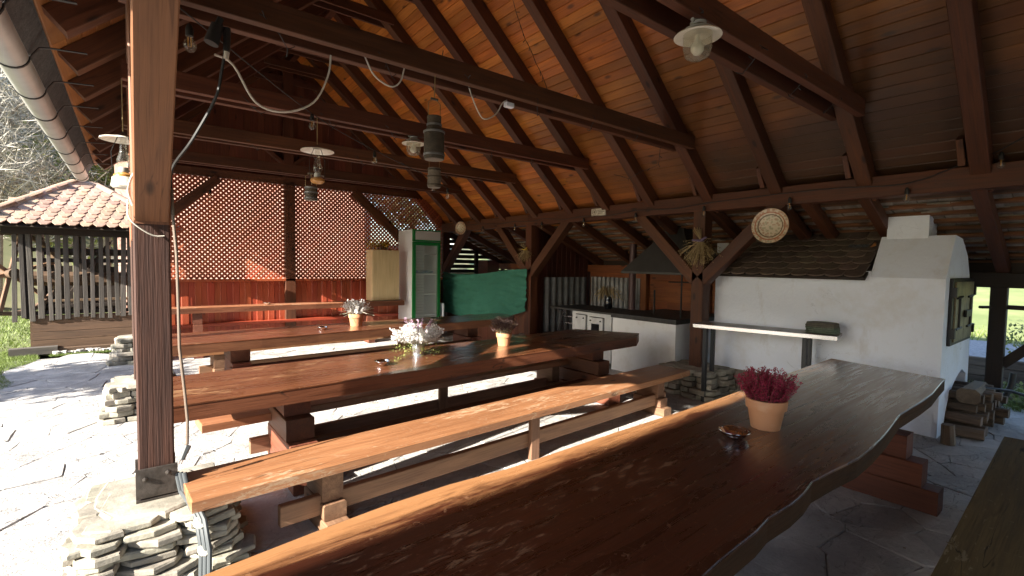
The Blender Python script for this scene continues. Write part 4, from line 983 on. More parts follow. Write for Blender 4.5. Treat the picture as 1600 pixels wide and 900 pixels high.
# firewood and stones beside the oven
def log(label, p0, p1, r):
    mb = MB(); p0, p1 = V(p0), V(p1); mb.beam(p0, p1, r * 1.8, r * 1.5, ch=r * .35, w1=r * 1.6, h1=r * 1.3)
    return tag(mb.build('firewood_log', 'firewood', None, False, loc=p0), label, 'log', 'split logs beside the bread oven')
for i in range(26):
    L = i // 7; x = 6.62 + (i % 7) * .155 + U(-.03, .03) + L * .06; y = .98 + U(-.1, .04); z = .06 + L * .105
    log('%s row split log of the woodpile, %s from the oven corner' % (('bottom', 'second', 'third', 'top')[L], ('first', 'second', 'third', 'fourth', 'fifth', 'sixth', 'seventh')[i % 7]), (x, y - U(.10, .22), z), (x + U(-.04, .04), y + .35, z + U(-.01, .02)), U(.05, .07))
log('thick broad log lying on top of the woodpile by the black post', (6.7, .93, .40), (7.58, .96, .36), .10)
log('small log block standing at the white oven corner', (6.20, .98, 0), (6.20, .99, .19), .07)

# ------------------------------------------------------------------ hanging lamps
def enamel_lamp(label, x, y, z):
    t = thing('enamel_lamp', label, 'lamp', (x, y, z), 'enamel lamps under the tie beams')
    mb = MB(); mb.lathe([(.075, .055), (.078, .062), (.04, .085), (.045, .10), (.03, .105)], (x, y, z), 16); mb.tube([(x - .06, y, z + .10), (x + .02, y, z + .115), (x + .05, y + .02, z + .14)], .011, 6); mb.build('mount', 'lampmetal', t, True)
    mb = MB(); mb.lathe([(.05, .055), (.125, .030), (.13, .022), (.118, .020), (.05, .045)], (x, y, z), 28); mb.build('shade', 'enamel', t, True)
    mb = MB(); mb.lathe([(.078, .04), (.078, -.04), (.066, -.085), (.035, -.105), (0, -.108)], (x, y, z), 22, cap=False); mb.build('glass_jar', 'smoked', t, True)
    mb = MB(); mb.lathe([(.014, .03), (.018, .0), (.037, -.035), (.036, -.055), (.02, -.075), (0, -.08)], (x, y, z), 16, cap=False); mb.build('bulb', 'bulbwhite', t, True)
enamel_lamp('large enamel lamp with an opal bulb, highest of the roof lamps', 2.545, 1.56, 2.955)
enamel_lamp('small enamel lamp hanging beside the wooden churn', 2.53, 5.02, 2.985)
def oil_lamp(label, x, y, z, s=1):
    t = thing('oil_lamp', label, 'oil lamp', (x, y, z), 'hanging oil lamps')
    mb = MB(); mb.lathe([(.0, .035), (.03, .03), (.155 * s, .0), (.158 * s, -.008), (.03, .02)], (x, y, z), 26, cap=False); mb.build('shade', 'enamel', t, True)
    mb = MB(); mb.lathe([(.020, .01), (.022, -.05), (.026, -.10), (.045, -.16), (.04, -.20), (.026, -.22)], (x, y, z), 16, cap=False); mb.build('glass_chimney', 'glass', t, True)
    mb = MB(); mb.lathe([(.03, -.22), (.034, -.245), (.03, -.26)], (x, y, z), 14); mb.tube([(x, y, z - .24), (x + .06, y - .01, z - .245)], .007, 6); mb.build('burner', 'lampmetal', t, True)
    mb = MB(); mb.lathe([(.03, -.26), (.066, -.28), (.068, -.30), (.05, -.32), (.035, -.325)], (x, y, z), 18); mb.build('font', 'amber' if 'amber' in M else 'filament', t, True)
    mb = MB(); mb.tube([(x - .07, y, z - .29), (x - .075, y, z - .1), (x - .03, y, z + .03), (x, y, z + .06), (x + .03, y, z + .03), (x + .075, y, z - .1), (x + .07, y, z - .29)], .003, 5); mb.build('wire_frame', 'blackmetal', t)
    mb = MB(); mb.tube([(x, y, z + .06), (x, y, 3.10)], .004, 5); mb.build('cord', 'straw', t)
    return t
M['amber'] = plain('amber_lamp_font', (.42, .20, .05), .3)
oil_lamp('oil lamp with a wide flat shade hanging before the lattice', 1.485, 5.02, 2.77)
oil_lamp('oil lamp half hidden behind the nearest post, under the eave', -.02, 5.0, 2.62, .95)
mb = MB(); mb.lathe([(.085, -.32), (.09, -.30), (.095, -.34), (.10, -.37), (.085, -.385)], (-.005, 5.0, 2.62), 20); tag(mb.build('enamel_bowl', 'enamel', None, True, loc=(-.005, 5, 2.25)), 'small white enamel bowl hung beneath the half hidden oil lamp', 'bowl')
M['churnwood'] = wood('dark_grey_churn_wood', (.045, .036, .026), (.10, .08, .058), .8, bump=.7, knots=0, var=.05)
M['churnpale'] = wood('pale_grey_churn_wood', (.12, .10, .08), (.24, .21, .17), .85, bump=.8, knots=0, var=.05)
def churn(label, x, y, ztop, H, r, mat, cordtop, neck=True):
    t = thing('wooden_churn', label, 'churn', (x, y, ztop - H), 'wooden churns hung from the beams')
    prf = [(r, 0), (r * .99, H * .62), (r * .86, H * .66), (r * .68, H * .78), (r * .66, H * .80), (r * .70, H)] if neck else [(r * .95, 0), (r, H * .4), (r * .9, H)]
    mb = MB(); mb.lathe(prf, (x, y, ztop - H), 24); mb.build('body', mat, t, True)
    for zz, rr in (((.10, 1.02), (.63, 1.01), (.80, .70)) if neck else ((.12, 1.02), (.55, 1.02), (.9, .95))):
        mb = MB(); mb.lathe([(r * rr, H * zz - .008), (r * rr + .004, H * zz - .006), (r * rr + .004, H * zz + .006), (r * rr, H * zz + .008)], (x, y, ztop - H), 24); mb.build('hoop', 'churnwood' if mat != 'churnwood' else 'corr', t, True)
    mb = MB(); mb.lathe([(0, -.004), (r * .93, -.004), (r * .93, -.001)], (x, y, ztop - H), 22, cap=False); mb.build('base', 'churnpale', t)
    mb = MB(); rr = r * .66 if neck else r * .85
    mb.tube([(x - rr, y, ztop - .02), (x - rr, y, ztop + .10), (x, y, ztop + .135), (x + rr, y, ztop + .10), (x + rr, y, ztop - .02)], .003, 5); mb.tube([(x, y, ztop + .135), (x + .005, y, cordtop)], .004, 5); mb.build('hanger', 'straw', t)
    mb = MB(); mb.tube([(x - .03, y, ztop + .13), (x + .03, y, ztop + .13)], .009, 8); mb.build('grip', 'churnpale', t)
churn('large dark wooden churn hung from the front tie beam', 1.835, 3.30, 2.785, .32, .077, 'churnwood', 3.10)
churn('slim pale wooden churn hanging just below the large dark churn', 2.785, 5.0, 2.77, .22, .078, 'churnpale', 3.10, False)
churn('small wooden tub hanging under the flat-shaded oil lamp', 1.46, 5.15, 2.43, .135, .062, 'churnwood', 2.45, False)

# ------------------------------------------------------------------ string lights
def bulb_parts(t, x, y, z):
    mb = MB(); mb.lathe([(.006, .0), (.014, -.012), (.019, -.03), (.019, -.065), (.0, -.066)], (x, y, z), 12, cap=False); mb.build('socket', 'rubber', t, True)
    mb = MB(); mb.lathe([(.014, -.064), (.016, -.075), (.031, -.105), (.030, -.125), (.018, -.143), (0, -.148)], (x, y, z), 14, cap=False); mb.build('glass_bulb', 'glass', t, True)
    mb = MB(); mb.tube([(x - .006, y, z - .07), (x - .007, y, z - .12), (x + .007, y, z - .12), (x + .006, y, z - .07)], .0025, 4); mb.build('filament', 'filament', t)
b0 = None
def bulb(label, x, y, z):
    global b0
    if b0 is None:
        b0 = thing('string_bulb', label, 'light bulb', (x, y, z), 'bulbs of the string lights'); bulb_parts(b0, x, y, z); return
    dup(b0, (x, y, z), label)
for (y, z, lab) in ((9.51, 2.50, 'string light bulb hanging beside the small round plate'), (8.43, 2.47, 'string light bulb first right of the small round plate'), (7.35, 2.46, 'string light bulb just left of the post with the small bouquet'),
                  (6.57, 2.45, 'string light bulb just right of the post with the small bouquet'), (5.54, 2.45, 'string light bulb hanging under the little cream plaque'), (4.50, 2.46, 'string light bulb at the top of the brace above the grill hood'),
                  (3.42, 2.47, 'string light bulb on the post with the large bouquet'), (2.38, 2.48, 'string light bulb beside the large patterned plate'), (1.33, 2.47, 'string light bulb above the white oven chimney'), (.70, 2.70, 'string light bulb at the near end of the wall beam')):
    bulb(lab, 5.86, y, z)
for (x, y, z, lab) in ((1.345, 4.7, 3.03, 'string light bulb left of the flat-shaded oil lamp'), (2.15, 5.2, 2.90, 'string light bulb between the oil lamp and the churns'), (3.05, 5.5, 2.735, 'string light bulb beside the slim pale churn'), (3.5, 5.9, 2.72, 'small string light bulb right of the churns'),
                    (.275, 3.15, 2.93, 'string light bulb hanging at the edge of the nearest post'), (1.10, 9.7, 2.86, 'string light bulb against the left lattice panel')): bulb(lab, x, y, z)
def wire(label, pts, r, mat, name='cable', cat='cable', sag=.0, smooth=3, group=None):
    pts = [V(p) for p in pts]; out = []
    for i in range(len(pts) - 1):
        p0, p1, p2, p3 = pts[max(i - 1, 0)], pts[i], pts[i + 1], pts[min(i + 2, len(pts) - 1)]
        for k in range(smooth):
            t = k / smooth; q = .5 * ((2 * p1) + (p2 - p0) * t + (2 * p0 - 5 * p1 + 4 * p2 - p3) * t * t + (3 * p1 - p0 - 3 * p2 + p3) * t ** 3); q.z -= sag * 4 * t * (1 - t); out.append(q)
    out.append(pts[-1]); mb = MB(); mb.tube(out, r, 6); return tag(mb.build(name, mat, None, True, loc=pts[0]), label, cat, group)
wire('black string light wire draped along the right wall beam', [(5.87, 9.6, 2.52), (5.87, 8.43, 2.51), (5.87, 7.9, 2.48), (5.87, 7.35, 2.50), (5.87, 6.9, 2.47), (5.87, 6.52, 2.50), (5.87, 6.0, 2.455), (5.87, 5.55, 2.48), (5.87, 5.0, 2.455), (5.87, 4.51, 2.495), (5.87, 3.9, 2.47), (5.87, 3.43, 2.50), (5.87, 2.9, 2.52), (5.87, 2.39, 2.53), (5.87, 1.91, 2.53), (5.87, 1.34, 2.507), (5.87, .96, 2.63), (5.86, .70, 2.72), (5.7, .3, 2.95)], .005, 'rubber', 'light_wire', 'wire')
wire('straight black wire sloping from the nearest post towards the churns', [(.19, 3.2, 3.05), (1.345, 4.7, 3.03), (2.15, 5.2, 2.91), (3.05, 5.5, 2.74), (3.5, 5.9, 2.72), (4.6, 7.0, 2.9)], .004, 'rubber', 'light_wire', 'wire', smooth=4)
W3 = 'white cables looped under the front tie beam'
wire('longest white cable loop under the front tie beam, at the black socket', [(.42, 3.40, 2.89), (.52, 3.42, 2.86), (.647, 3.45, 2.672), (.816, 3.45, 2.647), (.997, 3.45, 2.748), (1.091, 3.45, 2.94), (1.113, 3.45, 3.09)], .0068, 'cord_white', group=W3, smooth=5)
wire('white cable loop in the middle of the front tie beam', [(1.353, 3.45, 3.15), (1.424, 3.45, 3.032), (1.548, 3.45, 2.983), (1.625, 3.45, 3.034), (1.661, 3.45, 3.15)], .006, 'cord_white', group=W3, smooth=5)
wire('white cable loop ending at a white junction box', [(2.237, 3.45, 3.145), (2.322, 3.45, 2.98), (2.402, 3.45, 2.91), (2.523, 3.45, 2.978), (2.591, 3.45, 3.085), (2.64, 3.45, 3.12)], .0055, 'cord_white', group=W3, smooth=5)
mb = MB(); mb.box((2.62, 3.42, 3.06), (2.70, 3.47, 3.10), .004); tag(mb.build('cable_box', 'plaster', loc=(2.65, 3.45, 3.1)), 'small white junction box under the front tie beam', 'box')
wire('thick black cable drooping from the socket near the nearest post', [(.40, 3.0, 2.92), (.42, 3.0, 2.82), (.40, 3.0, 2.66), (.37, 3.0, 2.52), (.27, 3.05, 2.30), (.19, 3.18, 2.16), (.185, 3.2, 2.02)], .008, 'rubber', smooth=5)
t = thing('black_socket', 'black rubber cable socket hanging near the top of the nearest post', 'socket', (.38, 3.0, 2.85))
mb = MB(); mb.tube([(.385, 3.0, 2.90), (.355, 3.0, 2.80)], .030, 10, .036); mb.tube([(.385, 3.0, 2.90), (.40, 3.0, 2.94)], .016, 8); mb.build('body', 'rubber', t, True)
mb = MB(); mb.tube([(.43, 3.0, 2.90), (.425, 3.0, 2.78)], .017, 8); mb.build('plug', 'rubber', t, True)
mb = MB(); mb.tube([(.425, 3.0, 2.775), (.42, 3.0, 2.735)], .014, 8); mb.build('collar', 'cord_white', t, True)
wire('grey-white cable pinned across the front of the nearest post', [(.17, 2.30, 2.72), (.14, 2.62, 2.45), (.10, 2.86, 2.25), (.05, 3.02, 2.14), (.015, 3.12, 2.08), (.004, 3.17, 2.02), (.02, 3.18, 1.95)], .006, 'cord_white', smooth=5)
wire('thin white cord looped round the nearest post at its joint', [(.0, 3.19, 1.98), (.0, 3.18, 1.90), (.03, 3.175, 1.85), (.10, 3.18, 1.80), (.15, 3.185, 1.80)], .004, 'cord_white')
t = thing('hanging_cable', 'brown cable with a grey plug hanging down along the nearest post', 'cable', (.2, 3.15, 1.5))
mb = MB(); pts = [(.185, 3.17, 2.05), (.188, 3.16, 1.9), (.20, 3.15, 1.7), (.203, 3.15, 1.5), (.205, 3.15, 1.2), (.225, 3.15, .95), (.235, 3.15, .80), (.232, 3.15, .66)]; mb.tube(pts, .0075, 8); mb.build('cord', 'cord_brown', t, True)
mb = MB(); mb.beam((.235, 3.15, .655), (.205, 3.14, .585), .034, .028, (0, 1, 0), .008, w1=.026, h1=.022); mb.build('plug', 'cord_grey', t, True)
mb = MB()
for q in (-.006, .006): mb.tube([(.205 + q, 3.14, .585), (.196 + q, 3.14, .562)], .003, 5)
mb.build('prong', 'steel', t)
t = thing('cable_bundle', 'tied bundle of grey conduits running down over the nearest stone pier', 'cables', (.25, 3.1, .2))
for i in range(3):
    k = i * .016; mb = MB(); mb.tube([(.185 + k, 3.20 - k, .50), (.20 + k, 3.16 - k, .40), (.225 + k, 3.04 - k, .385), (.25 + k, 2.92 - k, .33), (.262 + k, 2.855 - k, .20), (.255 + k, 2.815 - k, .07), (.19 + k, 2.74 - k, .014), (.05, 2.62 - k, .014)], .012, 8); mb.build('conduit', 'cord_grey', t, True)
for (x, y, z) in ((.265, 2.90, .32), (.278, 2.84, .20)): mb = MB(); mb.lathe([(.034, -.006), (.036, 0), (.034, .006)], (x, y, z), 12, (.2, -.6, .9)); mb.build('cable_tie', 'cord_white', t)
def fairy(label, pts, n):
    pts = [V(p) for p in pts]; mb = MB(); out = []
    for i in range(len(pts) - 1):
        m_ = max(2, int((pts[i + 1] - pts[i]).length / .12))
        for k in range(m_): q = pts[i].lerp(pts[i + 1], k / m_); q += V((U(-.01, .01), U(-.01, .01), U(-.012, .006))); out.append(q)
    out.append(pts[-1]); mb.tube(out, .0032, 4)
    for q in out[1:-1]:
        d = V((U(-1, 1), U(-1, 1), U(-1.3, .5))).normalized(); mb.tube([q, q + d * U(.03, .055)], .0035, 4)
    tag(mb.build('fairy_lights', 'rubber', None, False, loc=pts[0]), label, 'fairy lights', 'fairy light strings wound round the beams')
def wound(x0, x1, y, z, n, ry=.16, rz=.11):
    r = []
    for i in range(n + 1):
        a = i * math.pi / 2 + .4; r.append((x0 + (x1 - x0) * i / n, y + math.cos(a) * ry, z + math.sin(a) * rz))
    return r
fairy('fairy light wire wound round the front long tie beam', wound(.3, 5.0, 3.40, 3.165, 26), 0)
fairy('fairy light wire wound round the nearest tie beam by the large enamel lamp', wound(2.2, 5.1, 1.69, 3.165, 16), 0)
fairy('fairy light wire wound round the tie beam above the oil lamp', wound(.5, 4.9, 5.10, 3.165, 26), 0)
fairy('fairy light wire wound round the tie beam behind the churns', wound(.8, 4.9, 6.80, 3.165, 24), 0)
fairy('fairy light wire hanging down a rafter above the large churn', [(3.0, 4.15, 4.9), (3.15, 4.13, 4.6), (3.3, 4.1, 4.2), (3.2, 3.6, 3.5), (3.15, 3.4, 3.1)], 0)
fairy('fairy light wire dangling from the right end of the front tie beam', [(5.0, 3.5, 3.1), (5.1, 3.6, 2.92), (5.2, 3.9, 2.9), (5.3, 4.2, 2.85), (5.35, 4.5, 2.95)], 0)

# ------------------------------------------------------------------ plates, plaque, bouquets
def folk(name):
    m = N(name); v = m.coords('obj')
    sx = m.n('SeparateXYZ'); m.l(v, sx.inputs[0]); r = m.math('SQRT', m.math('ADD', m.math('POWER', sx.outputs[1], 2), m.math('POWER', sx.outputs[2], 2)))
    vo = m.n('TexVoronoi'); vo.inputs['Scale'].default_value = 34; m.l(v, vo.inputs['Vector'])
    sp = m.n('SeparateColor'); m.l(vo.outputs['Color'], sp.inputs[0]); dot = m.rng(vo.outputs['Distance'], .55, .35)
    c = m.mix(m.math('MULTIPLY', dot, .55), (.60, .52, .38), m.mix(m.math('GREATER_THAN', sp.outputs[0], .5), (.30, .10, .05), (.20, .22, .12)))
    rn = m.math('DIVIDE', r, .205 if 'large' in name else .155)
    for a, b, cc in ((.60, .66, (.16, .10, .06)), (.96, 1.1, (.50, .30, .18)), (.74, .80, (.38, .13, .06))):
        k = m.math('MULTIPLY', m.math('GREATER_THAN', rn, a), m.math('LESS_THAN', rn, b)); c = m.mix(k, c, cc)
    wv = m.math('MULTIPLY', m.math('MULTIPLY', m.math('GREATER_THAN', rn, .77), m.math('LESS_THAN', rn, .95)), m.math('GREATER_THAN', sp.outputs[1], .55)); c = m.mix(m.math('MULTIPLY', wv, .6), c, (.42, .16, .07))
    m.l(c, m.b.inputs['Base Color']); m.b.inputs['Roughness'].default_value = .35; return m.m
M['folk_large'] = folk('large_painted_plate'); M['folk_small'] = folk('small_painted_plate')
def plate(label, x, y, z, r, mat, ax):
    mb = MB(); mb.lathe([(0, .0), (r * .6, .0), (r * .72, .012), (r, .022), (r * 1.0, .028), (r * .72, .018), (r * .6, .006), (0, .006)], (x, y, z), 40, ax, cap=False)
    tag(mb.build('decorative_plate', mat, None, True, loc=(x, y, z)), label, 'plate', 'painted plates on the braces')
plate('large round plate with rust-red folk pattern on the right brace', 5.84, 2.57, 2.165, .20, 'folk_large', (-1, -.12, .06))
plate('small pale round plate on the brace above the fridge corner', 5.84, 9.24, 2.46, .145, 'folk_small', (-1, -.35, .0))
t = thing('cream_plaque', 'small cream plaque with a round emblem on the right wall beam', 'plaque', (5.89, 5.24, 2.52))
mb = MB(); mb.box((5.878, 5.10, 2.468), (5.896, 5.39, 2.582), .002, grain=1); mb.build('panel', 'enamel', t)
mb = MB()
for k in range(18): a, b = 6.283 * k / 18, 6.283 * (k + 1) / 18; mb.beam((5.876, 5.325 + .042 * math.cos(a), 2.528 + .042 * math.sin(a)), (5.876, 5.325 + .042 * math.cos(b), 2.528 + .042 * math.sin(b)), .003, .006, (1, 0, 0), .0005)
for k in range(7): a = 6.283 * k / 7; mb.tube([(5.876, 5.325, 2.528), (5.876, 5.325 + .026 * math.cos(a), 2.528 + .026 * math.sin(a))], .003, 4)
mb.build('emblem', 'oldbrown', t)
mb = MB()
for z, a, b in ((2.553, 5.26, 5.13), (2.529, 5.26, 5.12), (2.505, 5.25, 5.15)): mb.box((5.875, b, z - .004), (5.877, a, z + .003), .0004)
mb.build('lettering', 'oldbrown', t)
def bouquet(label, x, y, z, s):
    t = thing('dried_bouquet', label, 'bouquet', (x, y, z), 'dried bouquets hung on the posts'); st, hd = MB(), MB()
    for i in range(int(90 * s)):
        a = U(-1, 1); f = abs(a) ** .8; d = V((U(-.14, .02), a * .23 * s, -U(.22, .40) * s * (1 - .4 * f))); b0_ = V((x + U(-.03, 0), y + U(-.03, .03), z))
        st.tube([b0_, b0_ + d * .5, b0_ + d], .0025, 3)
        for k in range(10): hd.leaf(b0_ + d * U(.55, 1.05) + V((U(-.02, .02), U(-.02, .02), U(-.02, .02))), V((U(-1, 1), U(-1, 1), U(-1, .3))).normalized(), (0, 0, 1), .028 * s, .010 * s)
    for i in range(int(16 * s)):
        d = V((U(-.08, 0), U(-.02, .14) * s, U(.10, .18) * s)); st.tube([(x, y, z), V((x, y, z)) + d], .004, 4)
    for i in range(int(14 * s)):
        sg = random.choice((-1, 1)); d = V((U(-.1, 0), sg * U(.15, .30) * s, U(-.16, .12) * s)); st.tube([(x, y, z - .05), V((x, y, z - .05)) + d * .6 + V((0, 0, .03)), V((x, y, z - .05)) + d], .002, 3)
        for k in range(8): hd.leaf(V((x, y, z - .05)) + d * U(.5, 1.1), V((U(-1, 1), U(-1, 1), U(-1, 1))).normalized(), (0, 0, 1), .022, .008)
    st.build('stalks', 'straw', t); hd.build('seed_heads', 'straw', t, kind='stuff')
    mb = MB(); mb.lathe([(.035 * s, -.015), (.045 * s, 0), (.035 * s, .015)], (x - .01, y, z), 12); mb.tube([(x - .03, y, z), (x - .05, y + .10 * s, z + .01)], .014 * s, 6); mb.tube([(x - .03, y, z), (x - .05, y - .10 * s, z + .04)], .014 * s, 6)
    mb.build('ribbon', 'ribbon' if s > .9 else 'yellowflower', t)
bouquet('large dried grass bouquet with a purple ribbon on the post by the grill', 5.87, 3.45, 2.02, 1.0)
bouquet('small dried bouquet with a yellow tie on the post at the tarpaulin corner', 5.87, 7.0, 1.95, .75)

# fallen leaves on the floor
for x, y, lab in ((3.25, .62, 'upright orange leaf on the shaded flagstones beside the front table leg'), (3.05, .66, 'curled green-brown leaf lying closest to the upright orange leaf'), (2.72, .72, 'brown leaf just peeking out under the wavy table edge'), (2.62, .48, 'yellowish leaf on the flagstones between front table and olive bench'), (2.45, .42, 'dark brown leaf lowest in the picture on the shaded floor'), (3.6, 2.55, 'small leaf on the shaded floor under the long orange-brown bench')):
    a = U(0, 6.28); mb = MB(); d = V((math.cos(a), math.sin(a), U(.0, .35))).normalized(); sd2 = V((-d.y, d.x, U(-.2, .4))); L, W2 = U(.05, .08), U(.018, .03); c = V((x, y, .008))
    mb.add([c, c + d * L * .3 + sd2 * W2, c + d * L * .7 + sd2 * W2 * .8, c + d * L, c + d * L * .7 - sd2 * W2 * .8 + V((0, 0, .008)), c + d * L * .3 - sd2 * W2 + V((0, 0, .008)), c + d * L * .5 + V((0, 0, -.004))], [(0, 6, 1), (1, 6, 2), (2, 6, 3), (3, 6, 4), (4, 6, 5), (5, 6, 0)])
    tag(mb.build('fallen_leaf', 'leaf_fallen', None, loc=c), lab, 'leaf', 'leaves fallen on the floor')

mb = MB()
for i in range(420):
    x, y = U(1.5, 6.2), U(-.2, 7.5); a = U(0, 6.283); r = U(.006, .016); c = V((x, y, .009)); d = V((math.cos(a), math.sin(a), U(-.1, .3))).normalized(); mb.leaf(c, d, (0, 0, 1), r * 1.8, r)
o = mb.build('leaf_litter', 'leaf_fallen'); o['kind'] = 'stuff'
# ------------------------------------------------------------------ slatted hut on the left
HT = thing('slatted_hut', 'old well hut of grey slats over a plank box with a tiled hip roof', 'hut', (-.6, 12.5, 0)); P = HT
hx0, hx1, hy0, hy1 = -1.36, .35, 11.60, 13.2
def HB(name, mat, *a, **k): mb = MB(); mb.beam(*a, **k); return mb.build(name, mat, P)
for i in range(4):
    z = .08 + i * .145
    HB('box_plank', 'oldbrown', (hx0 + .03, hy0 + .04, z + .072), (hx1, hy0 + .04, z + .072), .05, .142); HB('box_plank', 'oldbrown', (hx0 + .02, hy0 + .07, z + .072), (hx0 + .02, hy1, z + .072), .05, .142)
HB('sill', 'oldbrown', (hx0 - .25, hy0 - .03, .04), (hx1, hy0 - .03, .04), .12, .09); HB('sill', 'grey_slat', (hx0 - .25, hy0 - .08, .06), (hx0 + .35, hy0 - .06, .06), .14, .13)
for z in (.70, 1.62, 1.80): HB('rail', 'black_timber', (hx0 - .15, hy0 + .06, z), (hx1, hy0 + .06, z), .05, .07)
for z in (.70, 1.75): HB('rail', 'black_timber', (hx0, hy1, z), (hx1, hy1, z), .05, .07)
HB('beam', 'black_timber', (hx0 - .3, hy0 + .02, 2.13), (hx1 + .1, hy0 + .02, 2.13), .12, .15); HB('beam', 'black_timber', (hx0, hy0, 2.13), (hx0, hy1, 2.13), .12, .15)
x = hx0 - .17
while x < hx1:
    w_ = U(.055, .085); HB('slat', 'grey_slat', (x + U(-.01, .01), hy0 - .0, .60 + U(-.04, .03)), (x + U(-.025, .025), hy0 - .0, 2.07), w_, .028, (0, 1, 0), .004, w1=w_ * U(.8, 1)); x += w_ + U(.028, .05)
x = hx0
while x < hx1 + .3:
    w_ = U(.10, .15); HB('back_board', 'black_timber', (x, hy1 + .02, .6), (x, hy1 + .02, U(1.35, 1.62)), w_, .025, (0, 1, 0)); x += w_ + U(.0, .03)
for x, y in ((hx0, hy0 + .08), (hx0, hy1), (hx1, hy1), (hx0 + .55, hy1)): HB('post', 'black_timber', (x, y, .6), (x, y, 2.1), .11, .11, (0, 1, 0))
HB('drum', 'oldbrown', (hx0 - .1, 12.3, 1.28), (hx1, 12.3, 1.26), .26, .26, ch=.07); HB('brace', 'black_timber', (-.9, 12.9, 1.0), (-.3, 12.9, 2.0), .06, .06)
HB('rail', 'oldbrown', (hx0, 12.9, .82), (hx1, 12.9, .84), .06, .05)
# hip roof: four faces, tiles on the two that show
ap = V((-.42, 12.35, 3.02)); ez = 2.20; cs = [V((-1.98, 11.22, ez)), V((.75, 11.22, ez)), V((.75, 13.5, ez)), V((-1.98, 13.5, ez))]
ap2 = V((-.80, 12.35, 3.05)); mb = MB(); mb.add([tuple(c - V((0, 0, .03))) for c in cs] + [(ap2.x, ap2.y, ap2.z - .03), (-.45, 12.35, 3.02)], [(0, 1, 5, 4), (1, 2, 5), (2, 3, 4, 5), (3, 0, 4), (3, 2, 1, 0)]); mb.build('roof_deck', 'black_timber', HT)
hm = tile_mesh('roof_tile', .172, .30, .016, 'rooftile', True)
def hip_face(p0, p1, apx, rows):
    p0, p1, apx = V(p0), V(p1), V(apx); e = (p1 - p0); L = e.length; e.normalize()
    mid = p0 + e * (apx - p0).dot(e); upv = (apx - mid); S_ = upv.length; upv.normalize(); nn = e.cross(upv)
    if nn.z < 0: nn = -nn
    step = .125; la = (apx - p0).dot(e)
    r = 0
    while r * step < S_ - .05:
        f = r * step / S_; xa = la * f; xb = L - (L - la) * f; c = xa + (.086 if r % 2 else 0)
        while c < xb - .02:
            q = p0 + e * c + upv * (r * step + .27) + nn * .016
            yv = (-upv + nn * .08).normalized(); xv = e if e.cross(-upv).z > 0 else -e
            inst(hm, 'roof_tile', HT, frame(q + nn * U(-.003, .004), xv + nn * U(-.03, .03), yv)); c += .176
        r += 1
hip_face(cs[0], cs[1], (-.62, 12.35, 3.05), 9); hip_face(cs[3], cs[0], (-.80, 12.35, 3.05), 9)
def ridge(p0, p1, n):
    p0, p1 = V(p0), V(p1)
    for i in range(n):
        a, b = p0.lerp(p1, i / n), p0.lerp(p1, (i + 1.08) / n); mb = MB(); mb.tube([a, b], .082, 10, .07); mb.build('ridge_tile', 'ridgetile', HT, True)
ridge(cs[0] + V((0, 0, .02)), ap2 + V((0, 0, .02)), 5); ridge(cs[1] + V((0, 0, .02)), V((-.45, 12.35, 3.04)), 5); ridge(cs[3], ap2, 5); ridge(ap2, V((-.45, 12.35, 3.04)), 1)
# wheel beside the hut
pts = [(-1.62 + .02 * math.sin(a), 11.95 + .70 * math.cos(a), 1.38 + .70 * math.sin(a)) for a in [6.2832 * k / 32 for k in range(33)]]
c_ = V((-1.62, 11.95, 1.38)); wrot = Matrix.Rotation(math.radians(-58), 3, 'Z')
def wr(p): return c_ + wrot @ (V(p) - c_)
mb = MB()
for a, b in zip(pts[:-1], pts[1:]): mb.beam(wr(a), wr(b), .07, .11, wrot @ V((1, 0, 0)), .01)
whl = mb.build('wheel', 'oldbrown', HT)
for k in range(6): a = 6.283 * k / 6 + .3; mb = MB(); mb.beam(c_, wr((c_.x, c_.y + .68 * math.cos(a), c_.z + .68 * math.sin(a))), .06, .05, wrot @ V((1, 0, 0))); mb.build('spoke', 'leg', whl)
mb = MB(); mb.tube([wr((c_.x - .15, c_.y, c_.z)), wr((c_.x + .15, c_.y, c_.z))], .09, 12); mb.build('hub', 'oldbrown', whl, True)
# pale round stones along the hut's sill
mb = MB()
for i in range(42):
    r = U(.02, .055); stone(mb, -1.05 + i * .032 + U(-.02, .02), 11.42 + U(-.06, .06), -.01, r * 1.1, r, r * .8, U(0, 3))
o = mb.build('pebbles', 'flag', None, True); o['kind'] = 'stuff'
# ------------------------------------------------------------------ lawn, right-hand bed, hill and trees
g = MB(); pts = [(lawn_edge(8.4 + k * .3) + .0, 8.4 + k * .3) for k in range(11)] + [(-1.4, 11.5), (-.2, 11.35), (.4, 11.35), (.4, 40), (-40, 40), (-40, 8.4)]
g.add([(x, y, -.018) for x, y in pts], [tuple(range(len(pts)))]); o = g.build('lawn', 'soil'); o['kind'] = 'structure'
def grass(name, n, fn, hmin, hmax, w_, mat='grass'):
    mb = MB()
    for i in range(n):
        x, y, z = fn(); h = U(hmin, hmax); a = U(0, 6.283); dx, dy = math.cos(a) * w_, math.sin(a) * w_; lx, ly = U(-.6, .6) * h, U(-.6, .6) * h
        pr = R_(); o_ = len(mb.v); mb.v += [(x - dx, y - dy, z), (x + dx, y + dy, z), (x + lx, y + ly, z + h)]; mb.w += [(0, 0, 0)] * 3; mb.p += [pr] * 3; mb.f.append((o_, o_ + 1, o_ + 2))
    o = mb.build(name, mat); o['kind'] = 'stuff'; return o
def f1():
    y = 8.5 + 3.6 * R_(); return lawn_edge(y) + .06 - abs(random.gauss(0, .55)), y, -.02
grass('grass', 16000, f1, .025, .06, .004)
def f2(): y = 12 + 16 * R_(); return -1.3 - 5 * R_(), y, -.02
grass('grass', 16000, f2, .04, .10, .011)
grass('grass', 2500, lambda: (U(-1.1, .3), 11.28 + U(-.05, .06), -.02), .02, .05, .004)
